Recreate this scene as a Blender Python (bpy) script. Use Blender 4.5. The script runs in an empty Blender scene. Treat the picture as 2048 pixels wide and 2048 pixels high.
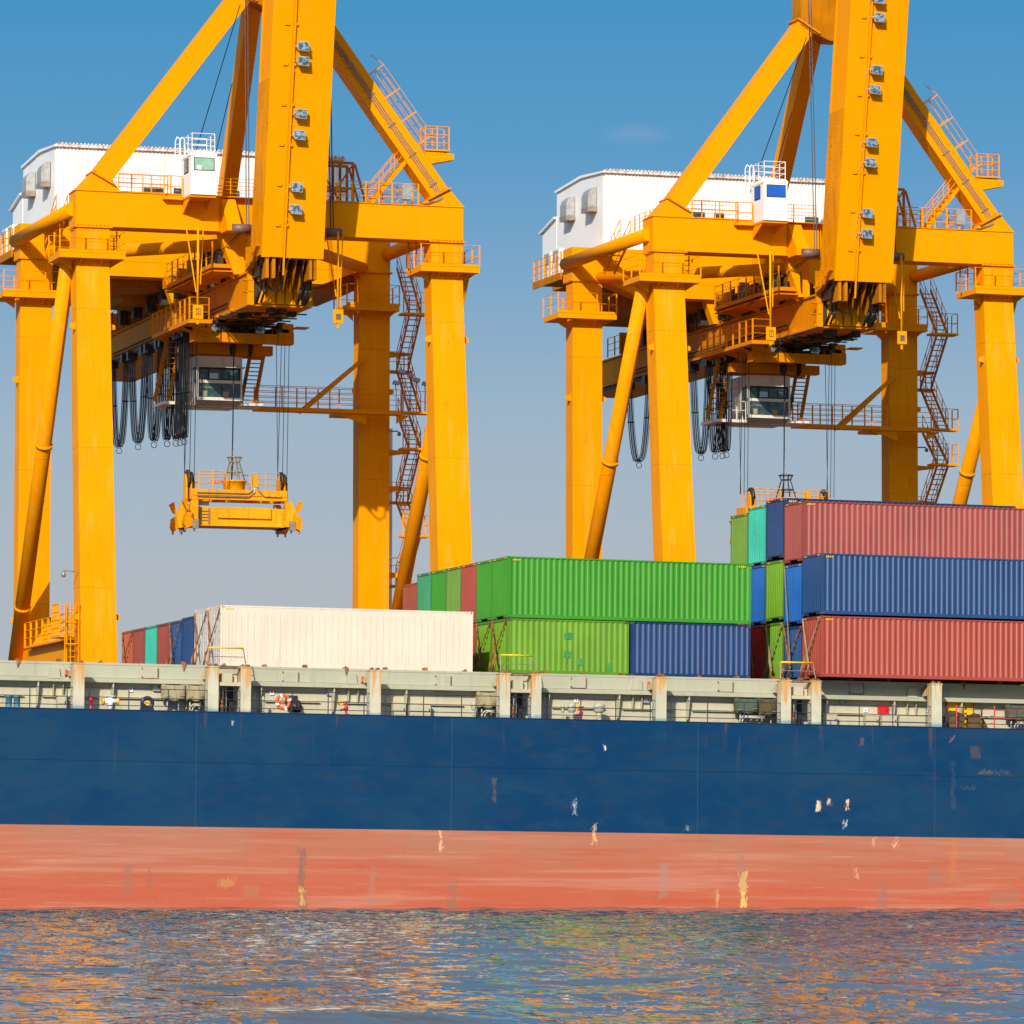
import bpy, math, random
import numpy as np
from math import sin, cos, pi, radians, atan2, sqrt
from mathutils import Vector, Matrix
random.seed(7)
scene = bpy.context.scene
COL = scene.collection

# ------------------------------------------------------------------ camera model
F_PX, YAW, PIT, ROLL, HC = 9831.9, .30773, .07493, .00187, 1.2874
TRIM = .0086                      # the ship lies slightly by the stern: its frame is tilted about Y
Fv = Vector((sin(YAW)*cos(PIT), cos(YAW)*cos(PIT), sin(PIT)))
R0 = Vector((cos(YAW), -sin(YAW), 0)); U0 = R0.cross(Fv)
Rv = cos(ROLL)*R0 + sin(ROLL)*U0; Uv = -sin(ROLL)*R0 + cos(ROLL)*U0
def W(u, v, Y):                   # point of the photograph on the vertical plane Y (metres)
    d = Fv*F_PX + Rv*(u-1024) + Uv*(1024-v)
    return d.x/d.y*Y, d.z/d.y*Y + HC
def S(u, v, Y):                   # the same in the ship's own (untrimmed) frame
    x, z = W(u, v, Y); return x, z + TRIM*x
CX, CY = 64.92, 245.5             # crane origin
def C(u, v, yl):                  # the same in the crane's own frame
    x, z = W(u, v, CY+yl); return x-CX, z
cd = bpy.data.cameras.new('camera'); cam = bpy.data.objects.new('camera', cd); COL.objects.link(cam)
m = Matrix((Rv, Uv, -Fv)).transposed().to_4x4(); m.translation = Vector((0, 0, HC)); cam.matrix_world = m
cd.sensor_width = 36; cd.lens = F_PX/2048*36; cd.clip_start = 1; cd.clip_end = 20000
scene.camera = cam
scene.view_settings.view_transform = 'Standard'; scene.view_settings.look = 'None'; scene.view_settings.exposure = 0

# ------------------------------------------------------------------ materials
def lin(c): c /= 255; return c/12.92 if c <= .04045 else ((c+.055)/1.055)**2.4
def A(r, g, b, k=1.0): return tuple(min(.95, lin(x)/k) for x in (r, g, b))
class NT:
    def __init__(s, name):
        s.m = bpy.data.materials.new(name); s.m.use_nodes = True; s.t = s.m.node_tree; s.n = s.t.nodes
        s.b = s.n['Principled BSDF']; s.tc = s.n.new('ShaderNodeTexCoord'); s._sep = None
    def link(s, a, b): s.t.links.new(a, b)
    def val(s, x, sock):
        if isinstance(x, (int, float)): sock.default_value = x
        elif isinstance(x, tuple): sock.default_value = (*x, 1) if len(x) == 3 and len(sock.default_value) == 4 else x
        else: s.link(x, sock)
    def math(s, op, a, b=0, c=0, clamp=False):
        n = s.n.new('ShaderNodeMath'); n.operation = op; n.use_clamp = clamp
        s.val(a, n.inputs[0]); s.val(b, n.inputs[1]); s.val(c, n.inputs[2]); return n.outputs[0]
    def noise(s, scale, sc=(1, 1, 1), detail=4, rough=.55, off=(0, 0, 0), dist=0):
        mp = s.n.new('ShaderNodeMapping'); mp.inputs['Scale'].default_value = sc; mp.inputs['Location'].default_value = off
        s.link(s.tc.outputs['Object'], mp.inputs[0]); n = s.n.new('ShaderNodeTexNoise')
        n.inputs['Scale'].default_value = scale; n.inputs['Detail'].default_value = detail; n.inputs['Roughness'].default_value = rough
        n.inputs['Distortion'].default_value = dist
        s.link(mp.outputs[0], n.inputs['Vector']); return n.outputs['Fac']
    def ramp(s, x, lo, hi, a=0., b=1.):
        n = s.n.new('ShaderNodeMapRange'); n.clamp = True; n.interpolation_type = 'SMOOTHSTEP'
        s.val(x, n.inputs[0]); s.val(lo, n.inputs[1]); s.val(hi, n.inputs[2]); s.val(a, n.inputs[3]); s.val(b, n.inputs[4]); return n.outputs[0]
    def mix(s, f, a, b):
        n = s.n.new('ShaderNodeMix'); n.data_type = 'RGBA'
        s.val(f, n.inputs[0]); s.val(a, n.inputs[6]); s.val(b, n.inputs[7]); return n.outputs[2]
    def xyz(s):
        if not s._sep:
            n = s.n.new('ShaderNodeSeparateXYZ'); s.link(s.tc.outputs['Object'], n.inputs[0]); s._sep = n.outputs
        return s._sep
    def patch(s, x, z, w, h, nz, amp=.5, soft=.04):   # box mask around (x,z), edges broken up by noise nz
        X, _, Z = s.xyz()
        a = s.math('SUBTRACT', s.math('ABSOLUTE', s.math('SUBTRACT', X, x)), w)
        b = s.math('SUBTRACT', s.math('ABSOLUTE', s.math('SUBTRACT', Z, z)), h)
        d = s.math('MAXIMUM', a, b); d = s.math('ADD', d, s.math('MULTIPLY', s.math('SUBTRACT', nz, .5), amp))
        br = s.fine if hasattr(s, 'fine') else nz
        return s.math('MULTIPLY', s.ramp(d, -soft, 0, 1, 0), s.ramp(br, .36, .46, .35, 1))
    def out(s, col, rough=.5, metal=0., bump=None, bs=.2, spec=None):
        s.val(col, s.b.inputs['Base Color']); s.val(rough, s.b.inputs['Roughness']); s.b.inputs['Metallic'].default_value = metal
        if spec is not None: s.b.inputs['Specular IOR Level'].default_value = spec
        if bump is not None:
            n = s.n.new('ShaderNodeBump'); n.inputs['Strength'].default_value = bs; n.inputs['Distance'].default_value = .02
            s.link(bump, n.inputs['Height']); s.link(n.outputs[0], s.b.inputs['Normal'])
        return s.m
def mul(c, k): return tuple(min(1, x*k) for x in c)
def paint(name, c, rough=.45, dirt=.25, rust=0., rustc=(.22, .07, .015), fade=.12, scale=1., spec=.4, streak=None, off=0., gloss=0.):
    s = NT(name)
    n1 = s.noise(.35*scale, off=(off, 0, 0)); n2 = s.noise(3*scale, (1, 1, .12), 5, .6, off=(off, 1, 0)); n3 = s.noise(9*scale, detail=6, rough=.7)
    col = s.mix(s.ramp(n1, .3, .7), mul(c, 1-fade), mul(c, 1+fade*.6))
    dc = (c[0]*.35+.02, c[1]*.3+.015, c[2]*.3+.01)
    col = s.mix(s.math('MULTIPLY', s.ramp(n2, .5, .78), dirt), col, streak or dc)
    if rust:
        r = s.math('MULTIPLY', s.ramp(n3, .62-rust*.22, .7-rust*.2), s.ramp(n2, .42, .6))
        col = s.mix(s.math('MULTIPLY', r, .85), col, rustc)
    if gloss: s.b.inputs['Coat Weight'].default_value = gloss; s.b.inputs['Coat Roughness'].default_value = .42; s.b.inputs['Coat IOR'].default_value = 1.6
    return s.out(col, s.ramp(n1, .3, .7, rough-.06, rough+.08), bump=n3, bs=.04, spec=spec)
def plain(name, c, rough=.6, metal=0., var=.15):
    s = NT(name); n = s.noise(4)
    return s.out(s.mix(s.ramp(n, .3, .7), mul(c, 1-var), mul(c, 1+var)), rough, metal)
YEL = (.90, .325, .0)
M = {}
M['yellow'] = paint('crane_yellow', YEL, .5, .10, fade=.04, spec=.04, streak=(.85, .36, .05))
def worn_yellow():
    s = NT('crane_yellow_streaked'); X, Y, Z = s.xyz()
    n1 = s.noise(.3); n2 = s.noise(2.2, (1, 1, .05), 4, .6); n3 = s.noise(6, (1, 1, .1), 5, .65)
    c = s.mix(s.ramp(n1, .3, .7), mul(YEL, .93), mul(YEL, 1.03))
    c = s.mix(s.math('MULTIPLY', s.ramp(n2, .5, .72), .45), c, (.92, .40, .05))
    c = s.mix(s.math('MULTIPLY', s.ramp(n3, .56, .74), .5), c, (.40, .16, .01))
    seam = s.math('ABSOLUTE', s.math('SUBTRACT', s.math('FRACT', s.math('DIVIDE', s.math('ADD', Z, .1), 7.2)), .25))
    c = s.mix(s.ramp(seam, 0, .004, .55, 0), c, (.35, .14, .01))
    return s.out(c, .5, spec=.04, bump=n1, bs=.05)
M['yellow_leg'] = worn_yellow()
M['yellow_girder_shade'] = paint('crane_yellow_girder_shade', (.74, .25, .0), .55, .45, rust=.06, rustc=(.2, .07, .01), fade=.12, spec=.05)  # yellow darkened to paint in the shade under the girder, plus grime
M['yellow_rust'] = paint('crane_yellow_rusty', mul(YEL, .9), .6, .5, rust=.45, rustc=(.16, .045, .008), fade=.12, spec=.05)
M['yellow_old'] = paint('crane_yellow_grimy', (.52, .18, .003), .6, .7, rust=.15, fade=.2, spec=.05, scale=1.5)
M['spreader'] = paint('spreader_yellow', (.86, .36, .002), .5, .75, rust=.25, rustc=(.1, .04, .01), fade=.15, scale=1.6, spec=.2, streak=(.3, .13, .02))
M['ybright'] = paint('sign_yellow', (.9, .36, .0), .45, .1, spec=.08)
M['white'] = paint('house_white', (.88, .88, .86), .5, .12, fade=.03, streak=(.5, .38, .25))
M['white_rust'] = paint('roof_edge_white_rust', (.80, .77, .72), .6, .5, rust=.85, rustc=(.40, .17, .06), scale=2)
M['cabwhite'] = paint('operator_cab_cream', (.76, .71, .61), .5, .35, fade=.06, streak=(.3, .2, .12))
M['grey'] = plain('galvanised_grey', (.42, .42, .40), .45, .3)
M['dark'] = plain('dark_steel', (.03, .026, .024), .6, .2)
M['greasy'] = plain('greasy_machinery', (.055, .035, .022), .55, .3, .5)
M['rope'] = plain('wire_rope', (.025, .025, .03), .5, .5)
M['cable'] = plain('black_rubber_cable', (.014, .015, .018), .38)
M['brownroll'] = plain('brown_roller', (.17, .10, .085), .5)
M['tank'] = plain('blue_grey_stack', (.05, .11, .16), .5)
M['green_int'] = plain('pale_green_interior', (.25, .5, .36), .6)
M['bluecurtain'] = paint('blue_curtain', (.005, .11, .55), .7, .5, scale=3)
M['glass'] = plain('dark_window_glass', (.035, .075, .075), .08, 0, .4)
M['black'] = plain('black_marking', (.02, .02, .02), .6)
M['conduit'] = plain('steel_conduit', (.33, .27, .2), .4, .3)
def lampglass():
    s = NT('floodlight_glass'); n = s.noise(6, detail=2)
    return s.out(s.mix(s.ramp(n, .42, .6), (.10, .17, .19), (.55, .62, .62)), .15, .6)
M['lamp'] = lampglass()
# ship
M['cream'] = paint('deck_cream', (.52, .48, .33), .55, .35, rust=.16, rustc=(.45, .2, .05), fade=.06, scale=1.2, streak=(.36, .26, .13))
M['coam'] = paint('coaming_grey_green', (.43, .43, .31), .55, .25, rust=.12, rustc=(.45, .25, .1), fade=.06)
def column_mat():
    s = NT('stanchion_cream_rust'); X, Y, Z = s.xyz()
    n2 = s.noise(3.5, (1, 1, .1), 4, .6); n1 = s.noise(1.1)
    c = s.mix(s.ramp(n1, .3, .7), (.49, .47, .34), (.58, .55, .40))
    top = s.ramp(Z, 9.6, 11.5, .0, 1.)
    c = s.mix(s.math('MULTIPLY', s.ramp(s.math('ADD', n2, s.math('MULTIPLY', top, .22)), .62, .76), .85), c, (.60, .28, .05))
    blue = s.ramp(s.math('ADD', Z, s.math('MULTIPLY', n1, .3)), 9.62, 9.78, .7, 0)
    return s.out(s.mix(blue, c, (.07, .25, .33)), .6)
M['column'] = column_mat()
M['rust'] = plain('rusty_fittings', (.28, .1, .03), .8, 0, .5)
M['railblue'] = plain('rail_dark_blue', (.02, .035, .09), .5)
M['railred'] = plain('rail_red', (.5, .04, .05), .5)
M['red'] = plain('hydrant_red', (.55, .012, .02), .4)
M['orange'] = plain('rescue_orange', (.85, .10, .015), .5)
M['gold'] = plain('safety_yellow', (.85, .5, .0), .5)
M['cast'] = plain('corner_casting_steel', (.10, .09, .085), .6, .2, .3)
M['under'] = plain('container_underside', (.025, .022, .02), .8)
M['tarptan'] = paint('tarpaulin_tan', (.34, .29, .16), .8, .8, scale=3, fade=.25)
M['tarpgreen'] = paint('tarpaulin_green', (.07, .10, .055), .8, .8, scale=3, fade=.25)
M['tarpbrown'] = paint('tarpaulin_brown', (.09, .065, .025), .8, .8, scale=3, fade=.25)
M['navy'] = plain('navy_fitting', (.012, .025, .07), .4)
M['teal'] = plain('teal_fitting', (.07, .2, .25), .5)

PAINTZ = 4.18; DECKZ = 9.4
def hull_mat():
    s = NT('hull_navy'); X, Y, Z = s.xyz()
    big = s.noise(.16, (1, 1, 1.6), 4); mid = s.noise(.9, (1, 1, 2.2), 6, .65); st = s.noise(2.2, (1, 1, .07), 5, .65); fine = s.noise(5, (1, 1, 1), 5, .7)
    c = s.mix(s.ramp(big, .35, .65), (.002, .039, .112), (.008, .050, .112))
    c = s.mix(s.math('MULTIPLY', s.ramp(mid, .50, .68), .45), c, (.022, .040, .080))
    c = s.mix(s.math('MULTIPLY', s.ramp(mid, .48, .3), .45), c, (.003, .034, .105))
    c = s.mix(s.math('MULTIPLY', s.ramp(st, .62, .8), .30), c, (.05, .085, .10))
    rusty = s.math('MULTIPLY', s.ramp(st, .60, .74), s.ramp(Z, 7.4, 9.4, 0, .5))
    c = s.mix(rusty, c, (.16, .08, .04))
    v = s.n.new('ShaderNodeTexVoronoi'); v.feature = 'F1'; v.distance = 'CHEBYCHEV'; v.inputs['Scale'].default_value = 1
    mp = s.n.new('ShaderNodeMapping'); mp.inputs['Scale'].default_value = (.55, 1, 1.3); s.link(s.tc.outputs['Object'], mp.inputs[0]); s.link(mp.outputs[0], v.inputs['Vector'])
    sv = s.n.new('ShaderNodeSeparateColor'); s.link(v.outputs['Color'], sv.inputs[0])
    c = s.mix(s.math('MULTIPLY', s.ramp(sv.outputs[0], .72, .8), s.ramp(mid, .4, .6, 0, .35)), c, (.006, .055, .13))
    zs = S(1000, 1536, 217.38)[1]
    ln = s.math('ABSOLUTE', s.math('SUBTRACT', Z, zs))
    c = s.mix(s.ramp(ln, .0, .035, .55, 0), c, (.002, .012, .05))
    for u in (390, 901, 1393, 1867):
        x = S(u, 1500, 217.38)[0]; ln = s.math('ABSOLUTE', s.math('SUBTRACT', X, x))
        c = s.mix(s.ramp(ln, .0, .022, .38, 0), c, (.10, .14, .17))
    nz = s.noise(6.0, (1, 1, .45), 6, .75, dist=.6); s.fine = s.noise(14, (1, 1, .3), 4, .7)
    for (u, v_, w, h, col, k) in ((1148, 1612, 4, 24, (.35, .36, .38), 1), (1635, 1611, 6, 17, (.75, .55, .38), 1), (1694, 1610, 5, 16, (.78, .5, .3), 1), (1657, 1602, 3, 7, (.7, .5, .35), 1),
            (1188, 1656, 2, 14, (.55, .42, .28), .7), (1690, 1648, 3, 8, (.5, .55, .6), .8), (1374, 1656, 8, 5, (.25, .32, .38), .5), (987, 1580, 2, 40, (.20, .11, .03), .5),
            (1948, 1504, 16, 20, (.12, .10, .06), .4), (1904, 1570, 6, 88, (.05, .10, .14), .3), (1985, 1545, 60, 2, (.20, .15, .11), .35), (1935, 1576, 26, 2, (.12, .14, .17), .3), (1720, 1484, 3, 10, (.2, .1, .05), .7), (1901, 1478, 3, 3, (.3, .12, .04), .9), (1208, 1496, 2, 4, (.6, .62, .65), 1), (463, 1446, 1, 3, (.6, .6, .6), .7)):
        x, z = S(u, v_, 217.38)
        c = s.mix(s.math('MULTIPLY', s.patch(x, z, w/80+.06, h/84+.07, nz, .9, .07), k), c, col)
    chip = s.noise(7, (1, 1, .35), 3, .8, off=(3, 0, 5))
    c = s.mix(s.ramp(chip, .80, .82, 0, .8), c, (.5, .5, .5))
    return s.out(c, s.ramp(mid, .3, .7, .5, .62), bump=big, bs=.3, spec=.12)
def boot_mat():
    s = NT('boot_topping_red'); X, Y, Z = s.xyz()
    h = s.noise(1.0, (.10, 1, 2.6), 6, .62); h2 = s.noise(2.4, (.07, 1, 3.5), 5, .7, off=(5, 0, 2)); st = s.noise(2, (1, 1, .10), 5, .65); b = s.noise(.3); f = s.noise(7, (.5, 1, 1), 5, .7)
    c = s.mix(s.ramp(Z, 1.0, 4.2), (.47, .108, .058), (.40, .170, .105))
    c = s.mix(s.math('MULTIPLY', s.ramp(b, .4, .65), .45), c, (.48, .125, .07))
    c = s.mix(s.math('MULTIPLY', s.ramp(h, .50, .66), .65), c, (.50, .215, .145))
    c = s.mix(s.math('MULTIPLY', s.ramp(h2, .60, .72), .6), c, (.58, .33, .22))
    c = s.mix(s.math('MULTIPLY', s.ramp(h, .46, .34), .5), c, (.44, .085, .042))
    c = s.mix(s.math('MULTIPLY', s.ramp(st, .62, .78), .35), c, (.33, .13, .07))
    low = s.ramp(s.math('ADD', Z, s.math('MULTIPLY', f, .3)), .32, .75, .8, 0)
    c = s.mix(low, c, (.42, .07, .025))
    X0 = s.noise(1.3, (1, 1, 1.4), 4, .6, dist=2.4)   # thin curved scratches
    sc = s.math('ABSOLUTE', s.math('SUBTRACT', X0, .5))
    c = s.mix(s.math('MULTIPLY', s.ramp(sc, 0, .006, .22, 0), s.ramp(Z, 2.6, 1.6, 0, 1)), c, (.72, .36, .22))
    nz = s.noise(5, (1, 1, .4), 6, .75, dist=.6); s.fine = s.noise(9, (1, 1, .3), 5, .7)
    for (u, v_, w, hh, col, k) in ((1486, 1780, 6, 37, (.80, .48, .16), .95), (1482, 1745, 9, 40, (.34, .18, .12), .5), (603, 1757, 8, 60, (.20, .13, .09), .7), (603, 1792, 3, 16, (.66, .40, .12), .8), (1328, 1760, 9, 34, (.34, .22, .18), .5), (1765, 1790, 9, 28, (.28, .15, .12), .6),
            (905, 1790, 7, 26, (.25, .15, .10), .6), (745, 1770, 5, 40, (.36, .2, .15), .45), (455, 1765, 18, 7, (.60, .32, .12), .4), (500, 1782, 14, 12, (.36, .19, .08), .5), (255, 1760, 7, 28, (.30, .15, .10), .5), (2010, 1795, 34, 12, (.3, .18, .11), .5),
            (1905, 1720, 8, 50, (.55, .17, .06), .45), (1866, 1750, 9, 20, (.25, .18, .13), .5), (1188, 1672, 2, 12, (.75, .45, .2), .8), (880, 1680, 2, 18, (.78, .46, .2), .8), (1790, 1684, 2, 10, (.75, .45, .25), .7), (1745, 1684, 2, 6, (.75, .45, .25), .6), (1712, 1745, 1, 10, (.75, .45, .25), .6), (1434, 1795, 1, 20, (.7, .42, .2), .5), (300, 1757, 2, 18, (.2, .13, .1), .5), (1900, 1758, 50, 5, (.34, .19, .12), .4)):
        x, z = S(u, v_, 217.38)
        c = s.mix(s.math('MULTIPLY', s.patch(x, z, w/46+.06, hh/46+.06, nz, 1.3, .10), k), c, col)
    return s.out(c, .6, bump=h, bs=.25, spec=.1)
M['hull'] = hull_mat(); M['boot'] = boot_mat()

# ------------------------------------------------------------------ mesh building
ORG = {}; NOSPLIT = {'height_marking', 'panel_joint', 'roof', 'number', 'eaves_strip', 'side_rail', 'water', 'guard_rail_post'}
class MB:
    def __init__(s): s.v = []; s.f = []; s.sm = []; s.posts = set()
    def add(s, vs, fs, smooth=False):
        o = len(s.v); s.v += [tuple(p) for p in vs]; s.f += [tuple(i+o for i in f) for f in fs]; s.sm += [smooth]*len(fs); return s
    def box(s, x0, x1, y0, y1, z0, z1):
        return s.hexa([(x0, y0, z0), (x1, y0, z0), (x1, y1, z0), (x0, y1, z0), (x0, y0, z1), (x1, y0, z1), (x1, y1, z1), (x0, y1, z1)])
    def hexa(s, p): return s.add(p, [(0, 3, 2, 1), (4, 5, 6, 7), (0, 1, 5, 4), (1, 2, 6, 5), (2, 3, 7, 6), (3, 0, 4, 7)])
    def beam(s, p, q, w, h, up=(0, 0, 1), w2=None, h2=None):
        p, q = Vector(p), Vector(q); d = (q-p).normalized(); up = Vector(up); a = d.cross(up)
        if a.length < 1e-4: a = d.cross(Vector((0, 1, 0)))
        a.normalize(); b = a.cross(d).normalized(); w2 = w2 or w; h2 = h2 or h
        P = [p-a*w/2-b*h/2, p+a*w/2-b*h/2, p+a*w/2+b*h/2, p-a*w/2+b*h/2, q-a*w2/2-b*h2/2, q+a*w2/2-b*h2/2, q+a*w2/2+b*h2/2, q-a*w2/2+b*h2/2]
        return s.add(P, [(0, 3, 2, 1), (4, 5, 6, 7), (0, 1, 5, 4), (1, 2, 6, 5), (2, 3, 7, 6), (3, 0, 4, 7)])
    def tube(s, p, q, r, n=8, r2=None, caps=True):
        p, q = Vector(p), Vector(q); d = (q-p).normalized(); a = d.cross(Vector((0, 0, 1)))
        if a.length < 1e-3: a = Vector((1, 0, 0))
        a.normalize(); b = d.cross(a); r2 = r if r2 is None else r2
        vs = [p+(a*cos(2*pi*i/n)+b*sin(2*pi*i/n))*r for i in range(n)]+[q+(a*cos(2*pi*i/n)+b*sin(2*pi*i/n))*r2 for i in range(n)]
        s.add(vs, [(i, (i+1) % n, n+(i+1) % n, n+i) for i in range(n)], n > 5)
        if caps: s.f += [tuple(len(s.v)-2*n+i for i in range(n))[::-1], tuple(len(s.v)-n+i for i in range(n))]; s.sm += [False]*2
        return s
    def path(s, pts, r, n=6):
        for i in range(len(pts)-1): s.tube(pts[i], pts[i+1], r, n, caps=(i in (0, len(pts)-2)))
        return s
    def prism(s, poly, axis, a, b):   # poly in the plane normal to axis ('x','y','z'), extruded a..b
        def mk(p, t): return {'y': (p[0], t, p[1]), 'x': (t, p[0], p[1]), 'z': (p[0], p[1], t)}[axis]
        n = len(poly); vs = [mk(p, a) for p in poly]+[mk(p, b) for p in poly]
        return s.add(vs, [tuple(range(n))[::-1], tuple(range(n, 2*n))]+[(i, (i+1) % n, n+(i+1) % n, n+i) for i in range(n)])
    def torus(s, c, R, r, axis='y', N=20, n=8):
        vs = []; fs = []
        for i in range(N):
            t = 2*pi*i/N
            for j in range(n):
                k = 2*pi*j/n; rr = R+r*cos(k); h = r*sin(k)
                p = (rr*cos(t), h, rr*sin(t)) if axis == 'y' else ((h, rr*cos(t), rr*sin(t)) if axis == 'x' else (rr*cos(t), rr*sin(t), h))
                vs.append((c[0]+p[0], c[1]+p[1], c[2]+p[2]))
        for i in range(N):
            for j in range(n): fs.append((i*n+j, ((i+1) % N)*n+j, ((i+1) % N)*n+(j+1) % n, i*n+(j+1) % n))
        return s.add(vs, fs, True)
    def lathe(s, c, prof, n=14):      # prof: (r, z) list, around vertical axis at c
        vs = [(c[0]+r*cos(2*pi*i/n), c[1]+r*sin(2*pi*i/n), c[2]+z) for r, z in prof for i in range(n)]
        fs = [(k*n+i, k*n+(i+1) % n, (k+1)*n+(i+1) % n, (k+1)*n+i) for k in range(len(prof)-1) for i in range(n)]
        return s.add(vs, fs, True)
    def rail(s, pts, h=1.1, r=.03, rails=3, step=1.4, pr=.035, ends=True):
        for a, b in zip(pts[:-1], pts[1:]):
            a, b = Vector(a), Vector(b); L = (b-a).length; n = max(1, round(L/step))
            for k in range(1, rails+1): z = Vector((0, 0, h*k/rails)); s.tube(a+z, b+z, r, 4)
            for i in range(n+1):
                p = a+(b-a)*i/n; key = (round(p.x, 2), round(p.y, 2), round(p.z, 2))
                if key in s.posts: continue
                s.posts.add(key); s.beam(p, p+Vector((0, 0, h)), pr*1.6, pr*1.6, (0, 1, 0))
        return s
    def stair(s, p, q, w=.7, n=None, side=(0, 1, 0), rail=True, hw=.1):
        p, q = Vector(p), Vector(q); sd = Vector(side)*w/2; n = n or max(2, int(abs(q.z-p.z)/.26))
        for t in (-1, 1): s.beam(p+sd*t, q+sd*t, .05, .2)
        for i in range(1, n): c = p+(q-p)*i/n; s.beam(c-sd, c+sd, .2, .04)
        if rail:
            for t in (-1, 1):
                for hgt in (.5, 1.0): s.tube(p+sd*t+Vector((0, 0, hgt)), q+sd*t+Vector((0, 0, hgt)), .025, 4)
                for k in range(4): c = p+(q-p)*k/3+sd*t; s.tube(c, c+Vector((0, 0, 1)), .025, 4)
        return s
    def ladder(s, p, q, w=.5, side=(1, 0, 0), step=.3, r=.02, cage=False):
        p, q = Vector(p), Vector(q); sd = Vector(side)*w/2; n = max(2, int((q-p).length/step))
        for t in (-1, 1): s.beam(p+sd*t, q+sd*t, .06, .06)
        for i in range(1, n): c = p+(q-p)*i/n; s.tube(c-sd, c+sd, r, 4)
        return s
    def clusters(s, eps=.03):
        # group faces into pieces that touch or nearly touch
        par = list(range(len(s.v)))
        def find(i):
            while par[i] != i: par[i] = par[par[i]]; i = par[i]
            return i
        for f in s.f:
            r = find(f[0])
            for k in f[1:]: par[find(k)] = r
        comp = {}
        for fi, f in enumerate(s.f): comp.setdefault(find(f[0]), []).append(fi)
        bb = []
        for r, fl in comp.items():
            P = [s.v[i] for fi in fl for i in s.f[fi]]; bb.append(([min(p[a] for p in P)-eps for a in range(3)], [max(p[a] for p in P)+eps for a in range(3)], fl))
        g = list(range(len(bb)))
        def fg(i):
            while g[i] != i: g[i] = g[g[i]]; i = g[i]
            return i
        for i in range(len(bb)):
            for j in range(i+1, len(bb)):
                if fg(i) != fg(j) and all(bb[i][0][a] <= bb[j][1][a] and bb[j][0][a] <= bb[i][1][a] for a in range(3)): g[fg(i)] = fg(j)
        out = {}
        for i in range(len(bb)): out.setdefault(fg(i), []).extend(bb[i][2])
        return sorted(out.values(), key=len, reverse=True)
    def build(s, name, mat, parent=None, kind=None, label=None, split=True):
        if split and parent and name not in NOSPLIT and len(s.f) < 6000:
            cl = s.clusters()
            if 1 < len(cl) <= 60:
                res = []
                for fl in cl:
                    m2 = MB(); mp = {}
                    for fi in fl:
                        for i in s.f[fi]:
                            if i not in mp: mp[i] = len(m2.v); m2.v.append(s.v[i])
                        m2.f.append(tuple(mp[i] for i in s.f[fi])); m2.sm.append(s.sm[fi])
                    res.append(m2.build(name, mat, parent, kind, label, split=False))
                return res[0]
        o = ORG.get(parent.name, (0, 0, 0)) if parent else (0, 0, 0)
        me = bpy.data.meshes.new(name); me.from_pydata([(x-o[0], y-o[1], z-o[2]) for x, y, z in s.v], [], s.f)
        me.polygons.foreach_set('use_smooth', s.sm); me.materials.append(M[mat] if isinstance(mat, str) else mat)
        me.update(); ob = bpy.data.objects.new(name, me); COL.objects.link(ob)
        if parent: ob.parent = parent; ORG[ob.name] = o
        if kind: ob['kind'] = kind
        if label: ob['label'] = label
        return ob
def place(ob, p0, frame):
    if frame == 'ship':
        ob.matrix_world = Matrix.Rotation(TRIM, 4, 'Y') @ Matrix.Translation(Vector(p0)); 
    elif frame == 'crane': ob.location = (p0[0]+CX, p0[1]+CY, p0[2])
    else: ob.location = p0
def tag(o, label, cat, group=None):
    o['label'] = label; o['category'] = cat
    if group: o['group'] = group
    return o
def thing(name, label, cat, p0, frame='world', group=None):
    o = bpy.data.objects.new(name, None); o.empty_display_size = .3; COL.objects.link(o); ORG[o.name] = tuple(p0); place(o, p0, frame)
    return tag(o, label, cat, group)
def single(mb, name, mat, label, cat, p0, frame='world', group=None):
    me = bpy.data.meshes.new(name); me.from_pydata([(x-p0[0], y-p0[1], z-p0[2]) for x, y, z in mb.v], [], mb.f)
    me.polygons.foreach_set('use_smooth', mb.sm); me.materials.append(M[mat]); me.update()
    ob = bpy.data.objects.new(name, me); COL.objects.link(ob); place(ob, p0, frame); return tag(ob, label, cat, group)
def dup(root, offset):
    r = root.copy(); COL.objects.link(r); r.location = root.location + Vector(offset)
    for ch in root.children:
        c = ch.copy(); COL.objects.link(c); c.parent = r
        for g in ch.children:
            d = g.copy(); COL.objects.link(d); d.parent = c
    return r

exec_parts = []
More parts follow.
